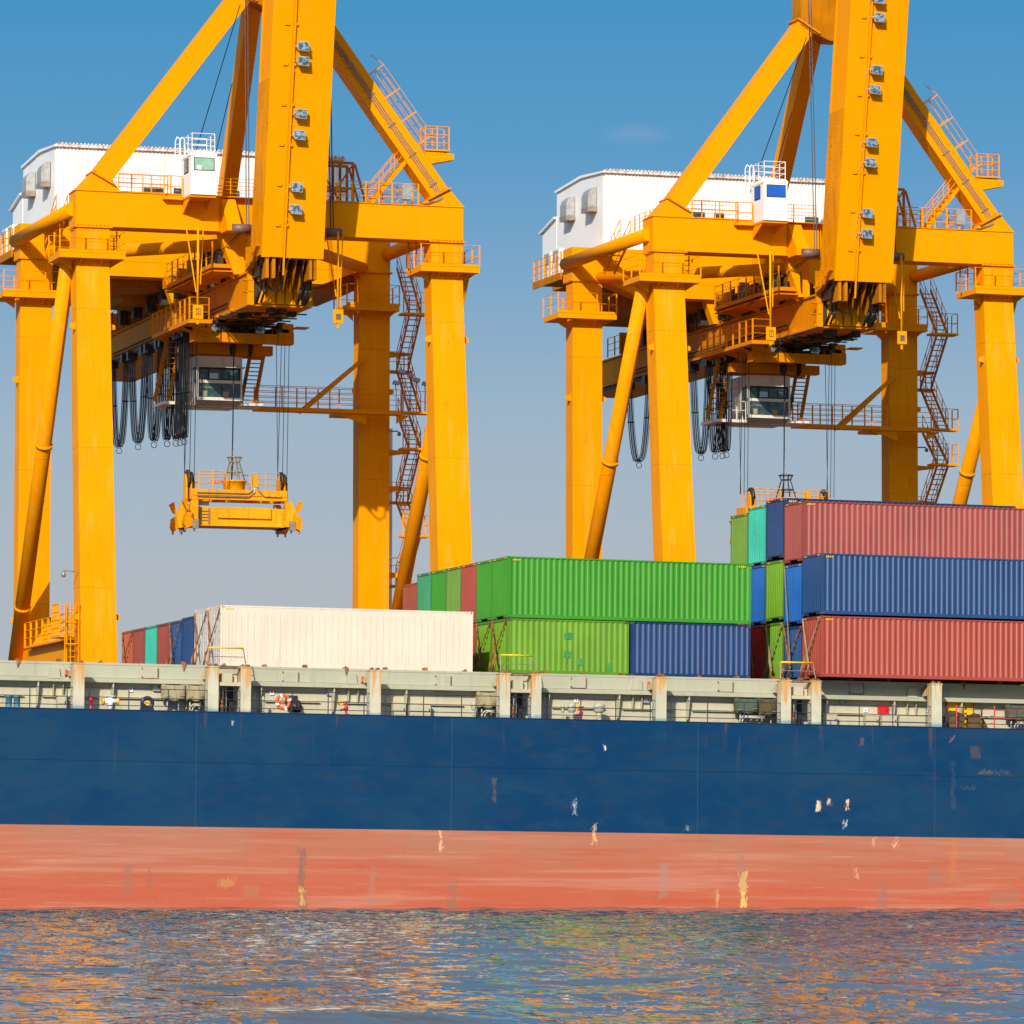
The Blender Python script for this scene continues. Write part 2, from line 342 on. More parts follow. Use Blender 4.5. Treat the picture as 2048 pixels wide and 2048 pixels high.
# ================================================================== THE CRANE
def build_crane(idx):
    cr = thing('gantry_crane', '', 'crane', (0, 0, 0), 'crane', 'yellow ship-to-shore gantry cranes on the quay')
    P = lambda name, mb, mat='yellow', parent=None, label=None: mb.build(name, mat, parent or cr, label=label)
    HW = .87
    # --- legs (front pair leans towards the water)
    def yf(z): return -(32.8-z)*.108
    for sx in (-1, 1):
        x0, x1 = sx*9.5-HW, sx*9.5+HW; zb, zt = 3.2, 34.72
        mb = MB().hexa([(x0-.1, yf(zb)-.0, zb), (x1+.1, yf(zb), zb), (x1+.1, yf(zb)+1.6, zb), (x0-.1, yf(zb)+1.6, zb), (x0, yf(33), 33), (x1, yf(33), 33), (x1, yf(33)+1.35, 33), (x0, yf(33)+1.35, 33)])
        mb.hexa([(x0, 0, 33.), (x1, 0, 33.), (x1, 1.35, 33.), (x0, 1.35, 33.), (x0, 0, zt), (x1, 0, zt), (x1, 1.35, zt), (x0, 1.35, zt)])
        for z in (29.6, 14.6):
            for t in (-1, 1): mb.prism([(sx*9.5+t*(HW), z-.18), (sx*9.5+t*(HW+.32), z-.1), (sx*9.5+t*(HW+.32), z+.1), (sx*9.5+t*HW, z+.22)], 'y', yf(z)+.3, yf(z)+.36)
        P('leg', mb, 'yellow_leg')
        mb = MB().box(x0, x1, 13.7, 14.9, 3.2, 34.72)
        for z in (28.2, 15.2):
            for t in (-1, 1): mb.prism([(sx*9.5+t*HW, z-.18), (sx*9.5+t*(HW+.32), z-.1), (sx*9.5+t*(HW+.32), z+.1), (sx*9.5+t*HW, z+.22)], 'y', 14., 14.06)
        P('leg', mb, 'yellow_leg')
        # bolted flanges
        mb = MB().box(x0-.12, x1+.12, -.12, 1.47, 34.722, 34.80); mb.box(x0-.12, x1+.12, 13.58, 15.02, 34.722, 34.80)
        for i in range(9): mb.box(x0+i*.2, x0+i*.2+.06, -.10, -.02, 34.80, 34.86)
        P('flange', mb, 'yellow_rust')
        # bogies on the rail
        mb = MB()
        for y0 in (yf(3.2)+.2, 13.9):
            mb.box(sx*9.5-2.3, sx*9.5+2.3, y0, y0+1.0, 2.5, 3.2)
            for k in (-1.7, -.6, .6, 1.7): mb.tube((sx*9.5+k, y0+.1, 2.45), (sx*9.5+k, y0+.9, 2.45), .3, 12)
        P('bogie', mb, 'yellow_old')
        # side tie at the top, sill beam at the bottom, long diagonal tube
        P('side_tie', MB().tube((sx*(10.5 if sx < 0 else 10.2), .5 if sx < 0 else 1.55, 35.72), (sx*(10.5 if sx < 0 else 10.2), 14.6 if sx < 0 else 13.58, 35.78), .36, 20))
        P('diagonal_brace', MB().tube((sx*10.6, .7, 33.4), (sx*10.4, 14.1, 12.9), .40, 24).tube((sx*10.42, 12.2, 15.85), (sx*10.42, 12.3, 15.7), .45, 24).tube((sx*10.5, 6.75, 24.1), (sx*10.5, 6.85, 23.95), .45, 24), 'yellow_leg')
        mb = MB().box(sx*9.5-.6, sx*9.5+.6, -1.0, 13.72, 11.85, 13.55); P('sill_beam', mb)
    # --- portal beams
    mb = MB().box(-10.45, -2.9, -.1, 1.5, 34.802, 36.6).box(2.9, 10.35, -.1, 1.5, 34.802, 36.6).box(-2.9, 2.9, .35, 1.45, 34.85, 36.62)
    mb.hexa([(-2.9, -.1, 34.802), (-2.15, .37, 34.802), (-2.15, 1.3, 34.802), (-2.9, 1.3, 34.802), (-2.9, -.1, 36.6), (-2.15, .37, 36.6), (-2.15, 1.3, 36.6), (-2.9, 1.3, 36.6)])
    mb.box(-10.5, 10.4, -.16, 1.56, 36.602, 36.64)
    mb.box(-8.4, 10.3, -.13, 1.5, 34.76, 34.80) if False else None
    P('portal_beam', mb)
    mb = MB().box(-10.45, 10.35, 13.6, 15.2, 34.802, 36.65)
    mb.hexa([(-6.5, 13.62, 34.0), (6.5, 13.62, 34.0), (6.5, 15.1, 34.0), (-6.5, 15.1, 34.0), (-8.6, 13.62, 34.8), (8.6, 13.62, 34.8), (8.6, 15.1, 34.8), (-8.6, 15.1, 34.8)])
    P('portal_beam', mb)
    # horizontal K bracing from the rear corners to the front middle
    for sx in (-1, 1): P('plan_brace', MB().tube((sx*8.8, 13.8, 35.0), (sx*1.7, .9, 34.3), .33, 18))
    # --- A-frame
    yA = .55
    for sx in (-1, 1):
        b0, b1 = (sx*10.42, 36.64), (sx*8.1, 36.64)
        P('gusset', MB().prism([b0, (sx*9.5, 37.66), (sx*8.6, 37.08), (sx*8.3, 36.9), b1], 'y', -.08, 1.2))
        P('strut_flange', MB().beam((sx*9.62, .55, 37.62), (sx*8.38, .55, 36.95), .09, 1.6, (0, 1, 0)), 'yellow_rust')
        P('a_frame_strut', MB().beam((sx*9.05, yA, 37.38), (sx*1.5, yA, 47.5), 1.05, 1.15, (0, 1, 0)))
    P('strut_flange', MB().beam((-2.2, .55, 47.7), (-.95, .55, 46.95), .09, 1.6, (0, 1, 0)).beam((2.2, .55, 47.7), (.95, .55, 46.95), .09, 1.6, (0, 1, 0)), 'yellow_rust')
    mb = MB().prism([(-2.0, 47.4), (-1.2, 46.95), (-.3, 46.6), (.3, 46.6), (1.2, 46.95), (2.0, 47.4), (2.0, 51.2), (-2.0, 51.2)], 'y', -.1, 1.2)
    mb.box(-2.3, 2.3, -.4, 1.6, 51.2, 51.4).box(-1.5, 1.5, -.2, 1.4, 51.4, 53); P('apex_head', mb, 'yellow_old')
    P('sheave', MB().tube((-1.5, .5, 53.2), (1.5, .5, 53.2), .6, 18), 'dark')
    P('backstay', MB().beam((-.8, 1.1, 47.4), (.5, 13.45, 34.9), .8, .9, (0, 1, 0)), 'yellow_leg')
    # stairs and conduits on the right strut
    e = Vector((9.05-1.5, 0, 37.38-47.5)).normalized(); nrm = Vector((-e.z, 0, e.x))
    base = Vector((1.5, yA, 47.5))
    mb = MB()
    for off in (-.12, .0, .12): mb.path([base+e*3+Vector((0, -.64, 0))+nrm*(off-.05), base+e*12.2+Vector((0, -.64, 0))+nrm*(off-.05), base+e*12.7+Vector((.05, -.64, -.35))+nrm*(off), (8.15+off, -.2, 36.7)], .03, 5)
    for k in range(5): mb.beam(base+e*(4.5+k*1.9)+Vector((0, -.62, 0))-nrm*.3, base+e*(4.5+k*1.9)+Vector((0, -.62, 0))+nrm*.2, .05, .06)
    P('conduit', mb, 'conduit')
    mb = MB()
    a, b = base+e*5.5+nrm*.58, base+e*10.0+nrm*.58
    for yy in (-.35, .35):
        for h in (.35, .7, 1.0): mb.tube(a+Vector((0, yy, 0))+nrm*h, b+Vector((0, yy, 0))+nrm*h, .018, 4)
        for k in range(4): q = a+(b-a)*k/3+Vector((0, yy, 0)); mb.beam(q, q+nrm*1.0, .05, .05)
    mb.tube(a+nrm*1.0+Vector((0, -.35, 0)), a+nrm*.7-e*.8+Vector((0, -.35, 0)), .025, 4)
    pb = b+e*.2
    px, pz = pb.x+.25, pb.z-.1
    mb.box(px, px+1.35, yA-.5, yA+.5, pz, pz+.08).rail([(px, yA-.45, pz), (px+1.3, yA-.45, pz), (px+1.3, yA+.45, pz), (px, yA+.45, pz)], 1.3, .025, 3, .8)
    mb.prism([(px, pz-.75), (px+1.6, pz-.4), (px+1.6, pz-.1), (px, pz)], 'y', yA-.4, yA+.4)
    P('strut_walkway', mb)
    mb = MB().stair((5.4, .5, 36.7), (7.3, .5, 39.0), .7, 9); P('stair', mb)
    # lattice cable tower and stack on the deck behind the right beam
    mb = MB()
    for (x, y) in ((3.6, 3), (5.2, 3), (3.6, 4.2), (5.2, 4.2)): mb.beam((x, y, 36.6), (x, y, 39.2), .12, .12)
    for z in (37.8, 39.15): mb.beam((3.6, 3, z), (5.2, 3, z), .1, .14).beam((3.6, 4.2, z), (5.2, 4.2, z), .1, .14)
    mb.beam((3.6, 3, 36.7), (5.2, 3, 39.1), .08, .08).beam((3.6, 4.2, 39.1), (5.2, 4.2, 36.7), .08, .08).beam((5.3, 3, 39.1), (6.0, 3, 36.7), .1, .1).beam((5.3, 4.2, 39.1), (6.0, 4.2, 36.7), .1, .1)
    P('cable_tower', mb, 'yellow_old')
    P('exhaust_stack', MB().tube((3.35, 6, 36.6), (3.35, 6, 39.6), .32, 16).tube((4.75, 5.4, 36.6), (4.75, 5.4, 39.5), .08, 8).tube((5.15, 5.4, 36.6), (5.15, 5.4, 39.5), .08, 8), 'tank')
    P('switch_box', MB().box(7.0, 7.5, -.2, .25, 36.9, 37.7), 'grey')
    # deck railings on the front beam
    mb = MB().rail([(-8.2, 1.35, 36.64), (-5.1, 1.35, 36.64)], 1.15, .017, 5, .9, .035).rail([(-8.2, -.05, 36.64), (-5.6, -.05, 36.64)], .9, .02, 2, 1.5, .03).rail([(-3.2, 1.35, 36.64), (-.6, 1.35, 36.64)], 1.15, .017, 6, 1.2).rail([(3.0, 1.35, 36.64), (8.0, 1.35, 36.64)], 1.15, .017, 5, .85)
    mb.rail([(3.6, -.05, 36.64), (7.9, -.05, 36.64)], 1.1, .025, 3, .75, .045)
    mb.box(-5.9, -4.9, -.5, -.12, 36.3, 36.42).rail([(-5.9, -.5, 36.42), (-4.95, -.5, 36.42)], 1.1, .025, 2, .9)
    P('handrail', mb)
    # leg-head platforms
    def plat(cx, y0, z, w, d, lw=1.5):
        mb = MB(); x0, x1, y1 = cx-w, cx+w, y0+d
        lx0, lx1, ly0, ly1 = cx-HW-.02, cx+HW+.02, y0+lw*.42, y0+d-lw*.42
        mb.box(x0, x1, y0, ly0, z-.28, z).box(x0, x1, ly1, y1, z-.28, z).box(x0, lx0, ly0, ly1, z-.28, z).box(lx1, x1, ly0, ly1, z-.28, z)
        mb.rail([(x0, y0+.03, z), (x1, y0+.03, z), (x1, y1, z), (x0, y1, z), (x0, y0+.03, z)], 1.15, .017, 2, 1.25, .04)
        mb.box(x0, x1, y0-.02, y0, z, z+.14)
        for t in (-1, 1): mb.prism([(cx+t*(HW+.02), z-.8), (cx+t*w, z-.28), (cx+t*(HW+.02), z-.28)], 'y', y0+d/2-.4, y0+d/2-.34)
        for t in (-.55, .55): mb.prism([(ly0, z-.6), (y0+.1, z-.28), (ly0, z-.28)], 'x', cx+t-.03, cx+t+.03)
        return mb
    P('leg_platform', plat(-9.65, -.62, 33.35, 1.72, 2.7)); P('leg_platform', plat(9.5, -.62, 33.4, 1.6, 2.7))
    P('leg_platform', plat(-9.75, 12.95, 32.85, 1.72, 2.7)); P('leg_platform', plat(9.2, 12.95, 32.85, 1.5, 2.7))
    mb = MB()
    for x in (-8.25, 7.9): mb.ladder((x, 1.0, 33.4), (x, 1.0, 36.6), .45, (1, 0, 0), .25)
    P('leg_ladder', mb, 'yellow_old')
    # --- boom, raised
    k = -.17
    def yb(z): return -4.0+k*(z-33)
    z0, z1 = 33.05, 68.
    def slab(x0, x1, d0, d1, za, zb): return [(x0, yb(za)+d0, za), (x1, yb(za)+d0, za), (x1, yb(za)+d1, za), (x0, yb(za)+d1, za), (x0, yb(zb)+d0, zb), (x1, yb(zb)+d0, zb), (x1, yb(zb)+d1, zb), (x0, yb(zb)+d1, zb)]
    mb = MB().hexa(slab(-1.62, 1.66, 0, .1, z0, z1)).hexa(slab(-1.6, 1.62, .1, 2.0, z0+.5, z1)).hexa(slab(-1.66, 1.68, 2.0, 2.14, z0+.5, z1))
    mb.hexa(slab(-1.20, -.55, -.04, .0, z0+.02, z1))
    P('boom', mb)
    P('boom_edge', MB().hexa(slab(-1.68, -1.64, -.02, 2.1, z0+.1, z0+9)), 'yellow_rust')
    mb = MB().hexa(slab(-.50, -.42, -.16, -.08, z0-.9, z1))
    for i in range(16): z = 34.6+i*2.02; mb.hexa(slab(-.98, -.74, -.12, -.04, z, z+.16)).hexa(slab(-.42, -.3, -.12, -.0, z, z+.14)).hexa(slab(-.5, -.42, -.10, 0.0, z, z+.1))
    P('boom_conduit', mb, 'yellow')
    lights = [(608.5, 92), (608, 121.7), (602.7, 227.3), (600.6, 269.8), (595, 374.3), (593.6, 418.7)] if idx == 0 else [(1761, -2), (1760.3, 34.6), (1754.7, 139.4), (1752, 178.7), (1744.6, 284.8), (1743, 325), (1736.7, 426.4), (1734.2, 467.3)]
    for i, (u, v) in enumerate(lights):
        z = 40.
        for _ in range(8):
            x, z = C(u, v, yb(z)-.45)
        if idx: x -= 31.37
        y = yb(z)-.45; t = .03*((i*7) % 5-2)
        L = P('floodlight', MB().hexa([(x-.29, y+.0, z-.23), (x+.29, y+.02, z-.26), (x+.27, y+.2, z-.22), (x-.27, y+.2, z-.2), (x-.29+t, y+.06, z+.26), (x+.29+t, y+.06, z+.23), (x+.27, y+.26, z+.2), (x-.27, y+.26, z+.22)]), 'grey')
        P('lens', MB().add([(x-.26, y-.006, z-.2), (x+.26, y+.012, z-.23), (x+.26+t, y+.045, z+.2), (x-.26+t, y+.045, z+.22)], [(0, 1, 2, 3)]), 'lamp', L)
        P('bracket', MB().beam((x-.36, y+.1, z), (x-.36, y+.5, z), .05, .07).beam((x+.33, y+.1, z), (x+.33, y+.5, z), .04, .05).tube((x-.36, y+.1, z), (x-.28, y+.1, z), .06, 6).path([(x-.42, y+.3, z+.1), (x-.5, y+.35, z-.2), (x-.35, y+.4, z-.55)], .012, 4), 'grey', L)
    # hinge cheeks and rusty hinge flange
    mb = MB()
    for x in (-1.3, -.95, 1.0, 1.25): mb.box(x-.06, x+.1, -3.9, -2.2, 32.0, 33.5)
    for x in (-.5, -.1, .35, .75): mb.prism([(-3.8, 33.2), (-2.2, 33.2), (-2.0, 31.9), (-2.5, 31.4)], 'x', x-.03, x+.03)
    P('hinge_cheek', mb, 'yellow_old')
    mb = MB().prism([(-3.95, 33.6), (-1.85, 33.8), (-1.85, 32.6), (-2.6, 32.75)], 'x', -1.9, -1.66)
    for i in range(4): mb.prism([(-3.6+i*.4, 33.35), (-3.4+i*.4, 33.35), (-3.3+i*.35, 32.9)], 'x', -2.0, -1.9)
    P('boom_foot', mb, 'yellow_rust')
    mb = MB()
    for x, r in ((-1.35, .09), (-1.1, .07), (.82, .08), (1.1, .1), (1.3, .07)):
        mb.path([(x, -3.6, 33.3), (x-.12, -3.3, 32.6), (x+.08, -2.6, 31.6), (x, -2.0, 30.95)], r, 6)
    mb.path([(-.46, -4.0, 33.3), (-.46, -3.9, 31.7), (-.62, -3.6, 31.35), (-.8, -3.0, 31.5), (-.85, -2.4, 31.75)], .05, 6)
    P('hinge_cable', mb, 'cable')
    # --- main girder
    gx = 1.5
    mb = MB().box(-gx, gx, -1.45, 38.5, 30.95, 32.55).box(-gx-.22, gx+.22, -1.5, 38.5, 30.82, 30.93).box(-gx-.12, gx+.12, -1.5, 38.5, 32.57, 32.66)
    for i in range(9): mb.box(-gx-.1, -gx, -1+i*3.2, -.92+i*3.2, 30.95, 31.1)
    P('main_girder', mb, 'yellow_girder_shade')
    mb = MB().box(-gx-.24, -gx+.1, -1.72, -1.5, 30.84, 31.5).box(-gx-.2, -gx+.1, -1.72, -1.5, 31.53, 32.1).box(-gx-.24, -gx+.1, -1.72, -1.5, 32.12, 32.7)
    mb.box(gx-.1, gx+.24, -1.72, -1.5, 30.84, 31.45).box(gx-.1, gx+.2, -1.72, -1.5, 31.47, 31.75).box(gx-.1, gx+.2, -1.72, -1.5, 31.77, 32.5)
    for z in (31.5, 32.1): mb.box(-gx-.45, -gx-.22, -1.7, -1.3, z, z+.05)
    P('end_flange', mb, 'yellow_rust')
    mb = MB()
    for x in (-.95, -.45, .05, .5, .95): mb.prism([(x-.2, 30.95), (x+.2, 30.95), (x+.12, 32.3), (x-.12, 32.3)], 'y', -1.62, -1.46)
    P('end_stiffener', mb)
    P('girder_end_shade_strip', MB().box(-1.36, -1.12, -1.6, -1.46, 30.95, 32.6).box(1.1, 1.34, -1.6, -1.46, 30.95, 32.6), 'greasy')  # dark greasy strips that also paint the recess shade at the girder end
    P('hinge_block_gap_shade', MB().box(-1.45, 1.45, -2.6, -1.4, 32.72, 33.05).box(-1.5, -1.05, -3.0, -1.7, 32.2, 32.7).box(1.1, 1.5, -3.0, -1.7, 32.1, 32.7).tube((-1.4, -2.9, 32.95), (1.45, -2.9, 32.95), .18, 10), 'greasy')  # greasy hinge blocks and pin, kept dark for the shaded gap below the boom
    mb = MB()
    for yy in (20, 26, 31): mb.box(-gx-.15, gx+.15, yy, yy+.2, 32.7, 34.0)
    P('girder_rib', mb)
    P('girder_pipe', MB().tube((-gx-.25, -1, 30.75), (-gx-.25, 33, 30.75), .05, 5).tube((-gx-.08, 3.2, 31.45), (-gx-.08, 30, 31.5), .035, 4).tube((-gx-.08, 3.2, 31.25), (-gx-.08, 30, 31.3), .035, 4), 'dark')
    # hangers carrying the girder from the portal beams
    for y in (.5, 14.0):
        mb = MB()
        for sx in (-1, 1): mb.prism([(sx*2.7, 34.86), (sx*1.3, 34.86), (sx*1.3, 32.68), (sx*1.9, 32.68)], 'y', y, y+.7)
        P('girder_hanger', mb)
    # sloping brackets ahead of the beam with brown rollers
    for sx in (-1, 1):
        xa, xb = (-2.75, -2.0) if sx < 0 else (2.25, 2.85)
        mb = MB().prism([(.0, 36.5), (-.05, 36.5), (-1.35, 35.05), (-1.35, 34.7), (.0, 34.7)], 'x', xa, xb)
        P('roller_bracket', mb)
        P('rope_roller', MB().tube((xa+.25, -1.5, 34.8), (xb+.45, -1.5, 34.8), .24, 16), 'brownroll')
    # ropes: boom hoist ropes beside the boom
    mb = MB()
    for dx in (0, .14): mb.tube((-1.75+dx, -1.4, 34.9), (-1.5+dx, .3, 52.8), .03, 5); mb.tube((2.75+dx, -1.5, 34.9), (2.45+dx, .3, 66), .032, 5); mb.tube((-2.0+dx, -1.4, 34.7), (-3.3+dx, 5, 32.6), .022, 5); mb.tube((2.6+dx, -1.4, 34.7), (1.7+dx, 3, 32.6), .022, 5)
    mb.tube((-3.3, 4.5, 38.6), (-2.1, -1.2, 46.5), .025, 5).tube((-2.3, 5.5, 37.0), (-1.55, 2.5, 43.), .025, 5)
    P('hoist_rope', mb, 'rope')
    # number signs hung under the beam
    for sx, (x, y) in ((-1, (-4.35, -1.6)), (1, (3.0, -2.0))):
        mb = MB().tube((x, y, 30.4), (x, y, 34.8), .06, 6).tube((x-.08, y+.02, 31.4), (x-.4, y+.9, 34.8), .035, 5).tube((x+.14, y+.02, 31.8), (x+.5, y+.9, 34.8), .03, 5).box(x-.06, x+.06, y-.03, y+.03, 29.75, 30.1)
        sg = P('sign_hanger', mb, 'ybright')
        P('sign_plate', MB().box(x-.27, x+.27, y-.09, y-.03, 30.02, 30.72), 'ybright', sg)
        if sx < 0:
            P('number_panel', MB().box(x-.11, x+.13, y-.105, y-.092, 30.2, 30.55), 'black', sg); P('number_field', MB().box(x-.085, x+.105, y-.112, y-.106, 30.23, 30.52), 'ybright', sg)
            cu = bpy.data.curves.new('digit', 'FONT'); cu.body = '2' if idx == 0 else '7'; cu.size = .34; cu.align_x = 'CENTER'; cu.align_y = 'CENTER'
            to = bpy.data.objects.new('digit', cu); dg = bpy.context.evaluated_depsgraph_get() if False else None
            COL.objects.link(to); bpy.context.view_layer.update()
            me = bpy.data.meshes.new_from_object(to.evaluated_get(bpy.context.evaluated_depsgraph_get())); bpy.data.objects.remove(to)
            me.transform(Matrix.Translation((x+.01, y-.116, 30.375)) @ Matrix.Rotation(pi/2, 4, 'X')); me.materials.clear(); me.materials.append(M['black'])
            ob = bpy.data.objects.new('number', me); COL.objects.link(ob); ob.parent = sg
        else: P('number_panel', MB().box(x-.12, x+.14, y-.11, y-.092, 30.2, 30.5), 'brownroll', sg)
    # --- machinery house
    hx0, hx1, hy0, hy1, hz0, hz1 = -8.46, 7.75, 13.9, 22.4, 36.68, 41.05
    mb = MB(); n = 78; vs = []; fs = []
    for i in range(n*4+1):   # corrugated long wall
        x = hx0+(hx1-hx0)*i/(n*4); y = hy0+(0, .045, .045, 0)[i % 4]
        vs += [(x, y, hz0), (x, y, hz1)]
    fs = [(2*i, 2*i+2, 2*i+3, 2*i+1) for i in range(n*4)]
    mb.add(vs, fs); mb.box(hx0, hx1, hy0+.2, hy1, hz0, hz1-.02)
    hs = P('machinery_house', mb, 'white')
    yr = hy0+3.9
    P('roof', MB().prism([(hy0-.12, hz1), (yr, hz1+.27), (hy1+.1, hz1), (hy1+.1, hz1-.12), (yr, hz1+.12), (hy0-.12, hz1-.1)], 'x', hx0-.12, hx1+.1), 'white', hs)
    P('gable', MB().prism([(hy0+.01, hz1-.1), (yr, hz1+.17), (hy1-.01, hz1-.1)], 'x', hx0+.01, hx1-.01), 'white', hs)
    mb = MB().box(hx0-.05, hx1+.05, hy0-.16, hy0-.02, hz1-.10, hz1+.06)
    for i in range(n): x = hx0+(i+.3)*(hx1-hx0)/n; mb.box(x, x+.09, hy0-.2, hy0-.1, hz1+.04, hz1+.13)
    P('eaves_strip', mb, 'white_rust', hs)
    P('lean_to', MB().prism([(hy1, 39.45), (hy1+2.6, 38.9), (hy1+2.6, 36.0), (hy1, 36.0)], 'x', hx0-.02, hx1-2).prism([(hy1, 39.55), (hy1+2.8, 38.95), (hy1+2.8, 38.85), (hy1, 39.45)], 'x', hx0-.2, hx1-1.9), 'white', hs)
    for y in (15.1, 19.0):
        P('air_scoop', MB().prism([(hx0-.05, 40.32), (hx0-.25, 40.28), (hx0-.45, 40.1), (hx0-.55, 39.85), (hx0-.55, 39.2), (hx0-.05, 39.2)], 'y', y, y+1.15), 'grey', hs)
        P('scoop_base', MB().box(hx0-.57, hx0-.04, y-.03, y+1.18, 38.92, 39.198), 'conduit', hs)
    for x0, x1 in ((-3.64, -2.46), (-1.9, -1.3), (.94, 1.8), (3.6, 4.4)): P('window', MB().box(x0, x1, hy0-.03, hy0+.02, 38.62, 38.98), 'glass', hs)
    P('floor_platform', MB().box(-9.3, -8.35, 1.62, 13.5, 36.25, 36.38).box(3.0, 6.6, 1.62, 6.6, 36.4, 36.5).box(-10.5, 9.5, 15.22, 20.3, 35.2, 35.4).box(-10.6, -10.51, 15.22, 20.3, 35.0, 35.4).hexa([(-7.0, 15.4, 33.5), (9.0, 15.4, 34.0), (9.0, 24, 34.0), (-7.0, 20, 33.6), (-8.6, 15.4, 35.18), (9.6, 15.4, 35.18), (9.6, 24, 35.18), (-8.6, 20, 35.18)]).box(-5, 5, 24.05, 30, 34.2, 35.1).box(-8.2, 7.6, 15.25, 24, 35.42, 36.66), 'yellow_old')
    mb = MB().rail([(-9.2, 6.5, 36.4), (-9.2, 2.2, 36.4), (-8.3, 2.2, 36.4)], 1.1, .017, 5, .9); mb.rail([(-10.5, 15.4, 35.45), (-10.5, 20.4, 35.45), (7, 20.4, 35.45)], 1.15, .02, 3, 1.0, .05)
    mb.stair((-9.7, 9.4, 34.7), (-9.7, 6.6, 36.3), .6, side=(1, 0, 0))
    P('handrail', mb)
    for y in (16.4, 18.0): P('air_conditioner', MB().box(-10.3, -9.95, y, y+1.2, 35.45, 36.95), 'white'); P('vent_grille', MB().box(-10.33, -10.3, y+.15, y+1.05, 36.2, 36.85), 'grey')
    # --- white lookout cabin on the front beam
    wx0, wx1, wy0, wy1 = -4.83, -3.48, -1.9, .0
    wc = P('lookout_cabin', MB().box(wx0, wx1, wy0, wy1, 36.42, 38.42).prism([(wx0-.03, 38.42), (wx1+.03, 38.42), (wx1+.03, 38.52), (wx1-.12, 38.66), (wx0+.12, 38.66), (wx0-.03, 38.52)], 'y', wy0-.03, wy1+.02), 'white')
    P('window', MB().box(wx0+.16, wx1-.1, wy0-.015, wy0, 37.66, 38.34), 'black', wc)
    P('window_pane', MB().box(wx0+.2, wx1-.14, wy0-.025, wy0-.016, 37.70, 38.30), 'bluecurtain' if idx else 'green_int', wc)
    if not idx: P('papers', MB().box(wx0+.3, wx0+.55, wy0-.032, wy0-.026, 37.70, 37.92), 'white', wc)
    P('side_window', MB().box(wx0-.015, wx0, wy0+.5, wy0+1.4, 37.6, 38.35), 'black', wc)
    P('window_pane', MB().box(wx0-.025, wx0-.016, wy0+.56, wy0+1.34, 37.66, 38.29), 'bluecurtain' if idx else 'glass', wc)
    mb = MB().rail([(wx0+.1, wy0+.2, 38.66), (wx1-.05, wy0+.2, 38.66), (wx1-.05, wy1, 38.66), (wx0+.1, wy1, 38.66), (wx0+.1, wy0+.2, 38.66)], .95, .022, 3, 1.0, .022)
    for dx in (-.42, -.18): mb.path([(wx0+dx, wy1-.2, 37.0), (wx0+dx, wy1-.2, 39.35), (wx0+dx+.1, wy1-.2, 39.6), (wx0+dx+.25, wy1-.2, 39.5), (wx0+dx+.3, wy1-.2, 38.7)], .028, 5)
    for i in range(12): mb.tube((wx0-.42, wy1-.2, 36.8+i*.22), (wx0-.18, wy1-.2, 36.8+i*.22), .016, 4)
    P('roof_rail', mb, 'white', wc)
    P('cabin_bracket', MB().box(wx0-.02, wx1+.02, wy0+.1, .0, 36.3, 36.41).prism([(-.1, 36.3), (wy0+.15, 36.3), (-.1, 35.6)], 'x', wx0+.02, wx0+.1).prism([(-.1, 36.3), (wy0+.15, 36.3), (-.1, 35.9)], 'x', wx1-.1, wx1-.02))
    # --- girder-side walkways with machinery
    mb = MB().box(-3.1, -1.75, .6, 10.6, 33.0, 33.2).rail([(-3.05, .6, 33.2), (-3.05, 10.6, 33.2)], 1.15, .018, 3, 1.3, .045).rail([(-3.05, 10.6, 33.2), (-1.9, 10.6, 33.2)], 1.15, .018, 3, 1.1)
    mb.box(-3.1, -1.75, .6, 10.6, 32.8, 32.86)
    for y in (1, 4, 7, 10): mb.prism([(-3.05, 32.98), (-1.72, 32.98), (-1.72, 32.5)], 'y', y, y+.08)
    P('girder_walkway', mb, 'yellow_girder_shade')
    mb = MB().box(-3.7, -2.4, 3.0, 11.2, 30.35, 30.55).rail([(-3.65, 3.0, 30.55), (-3.65, 11.2, 30.55)], 1.15, .02, 3, 1.0, .05).rail([(-3.65, 3.0, 30.55), (-2.6, 3.0, 30.55)], 1.15, .02, 3, 1.0)
    for y in range(4, 12): mb.prism([(-3.6, 30.35), (-2.2, 30.35), (-2.2, 29.95)], 'y', y, y+.06)
    P('trolley_walkway', mb, 'yellow_girder_shade')
    mb = MB()
    for i in range(9):
        y = 1.2+i*1.0; mb.box(-2.5+.1*(i % 3), -1.9, y, y+.55, 33.2, 33.6+.25*((i*5) % 4))
    for i in range(5): mb.tube((-1.2, 2+i*2.2, 32.9), (.9, 2+i*2.2, 32.9), .28, 10)
    for i in range(8): mb.box(-1.3+(i % 3)*.8, -.8+(i % 3)*.8, 1.5+i*1.5, 2.2+i*1.5, 32.68, 33.3+.2*(i % 4))
    P('winch_gear', mb, 'greasy')
    mb = MB().box(-1.75, -1.2, 1.6, 3.0, 32.7, 33.6).box(-1.3, -.2, 2.8, 3.4, 33.1, 33.75).box(-2.3, -1.55, 1.2, 2.1, 33.2, 33.9)
    P('motor_cover', mb, 'yellow_old')
    mb = MB()
    for j in range(7): mb.beam((-2.1+j*.14, 2.2, 34.8), (-1.7+j*.14, 3.4, 33.4), .04, .04)
    for j in range(5): mb.beam((-2.1, 2.2+j*.24, 34.7-j*.28), (-1.1, 2.2+j*.24, 34.7-j*.28), .04, .04)
    mb.stair((-1.0, 4.2, 32.8), (-1.2, 1.8, 34.9), .6, side=(1, 0, 0))
    P('access_grating', mb, 'ybright')
    mb = MB().box(-3.4, -.4, 19.5, 23.5, 33.3, 35.3); P('electrical_house', mb, 'yellow_old')
    mb = MB()
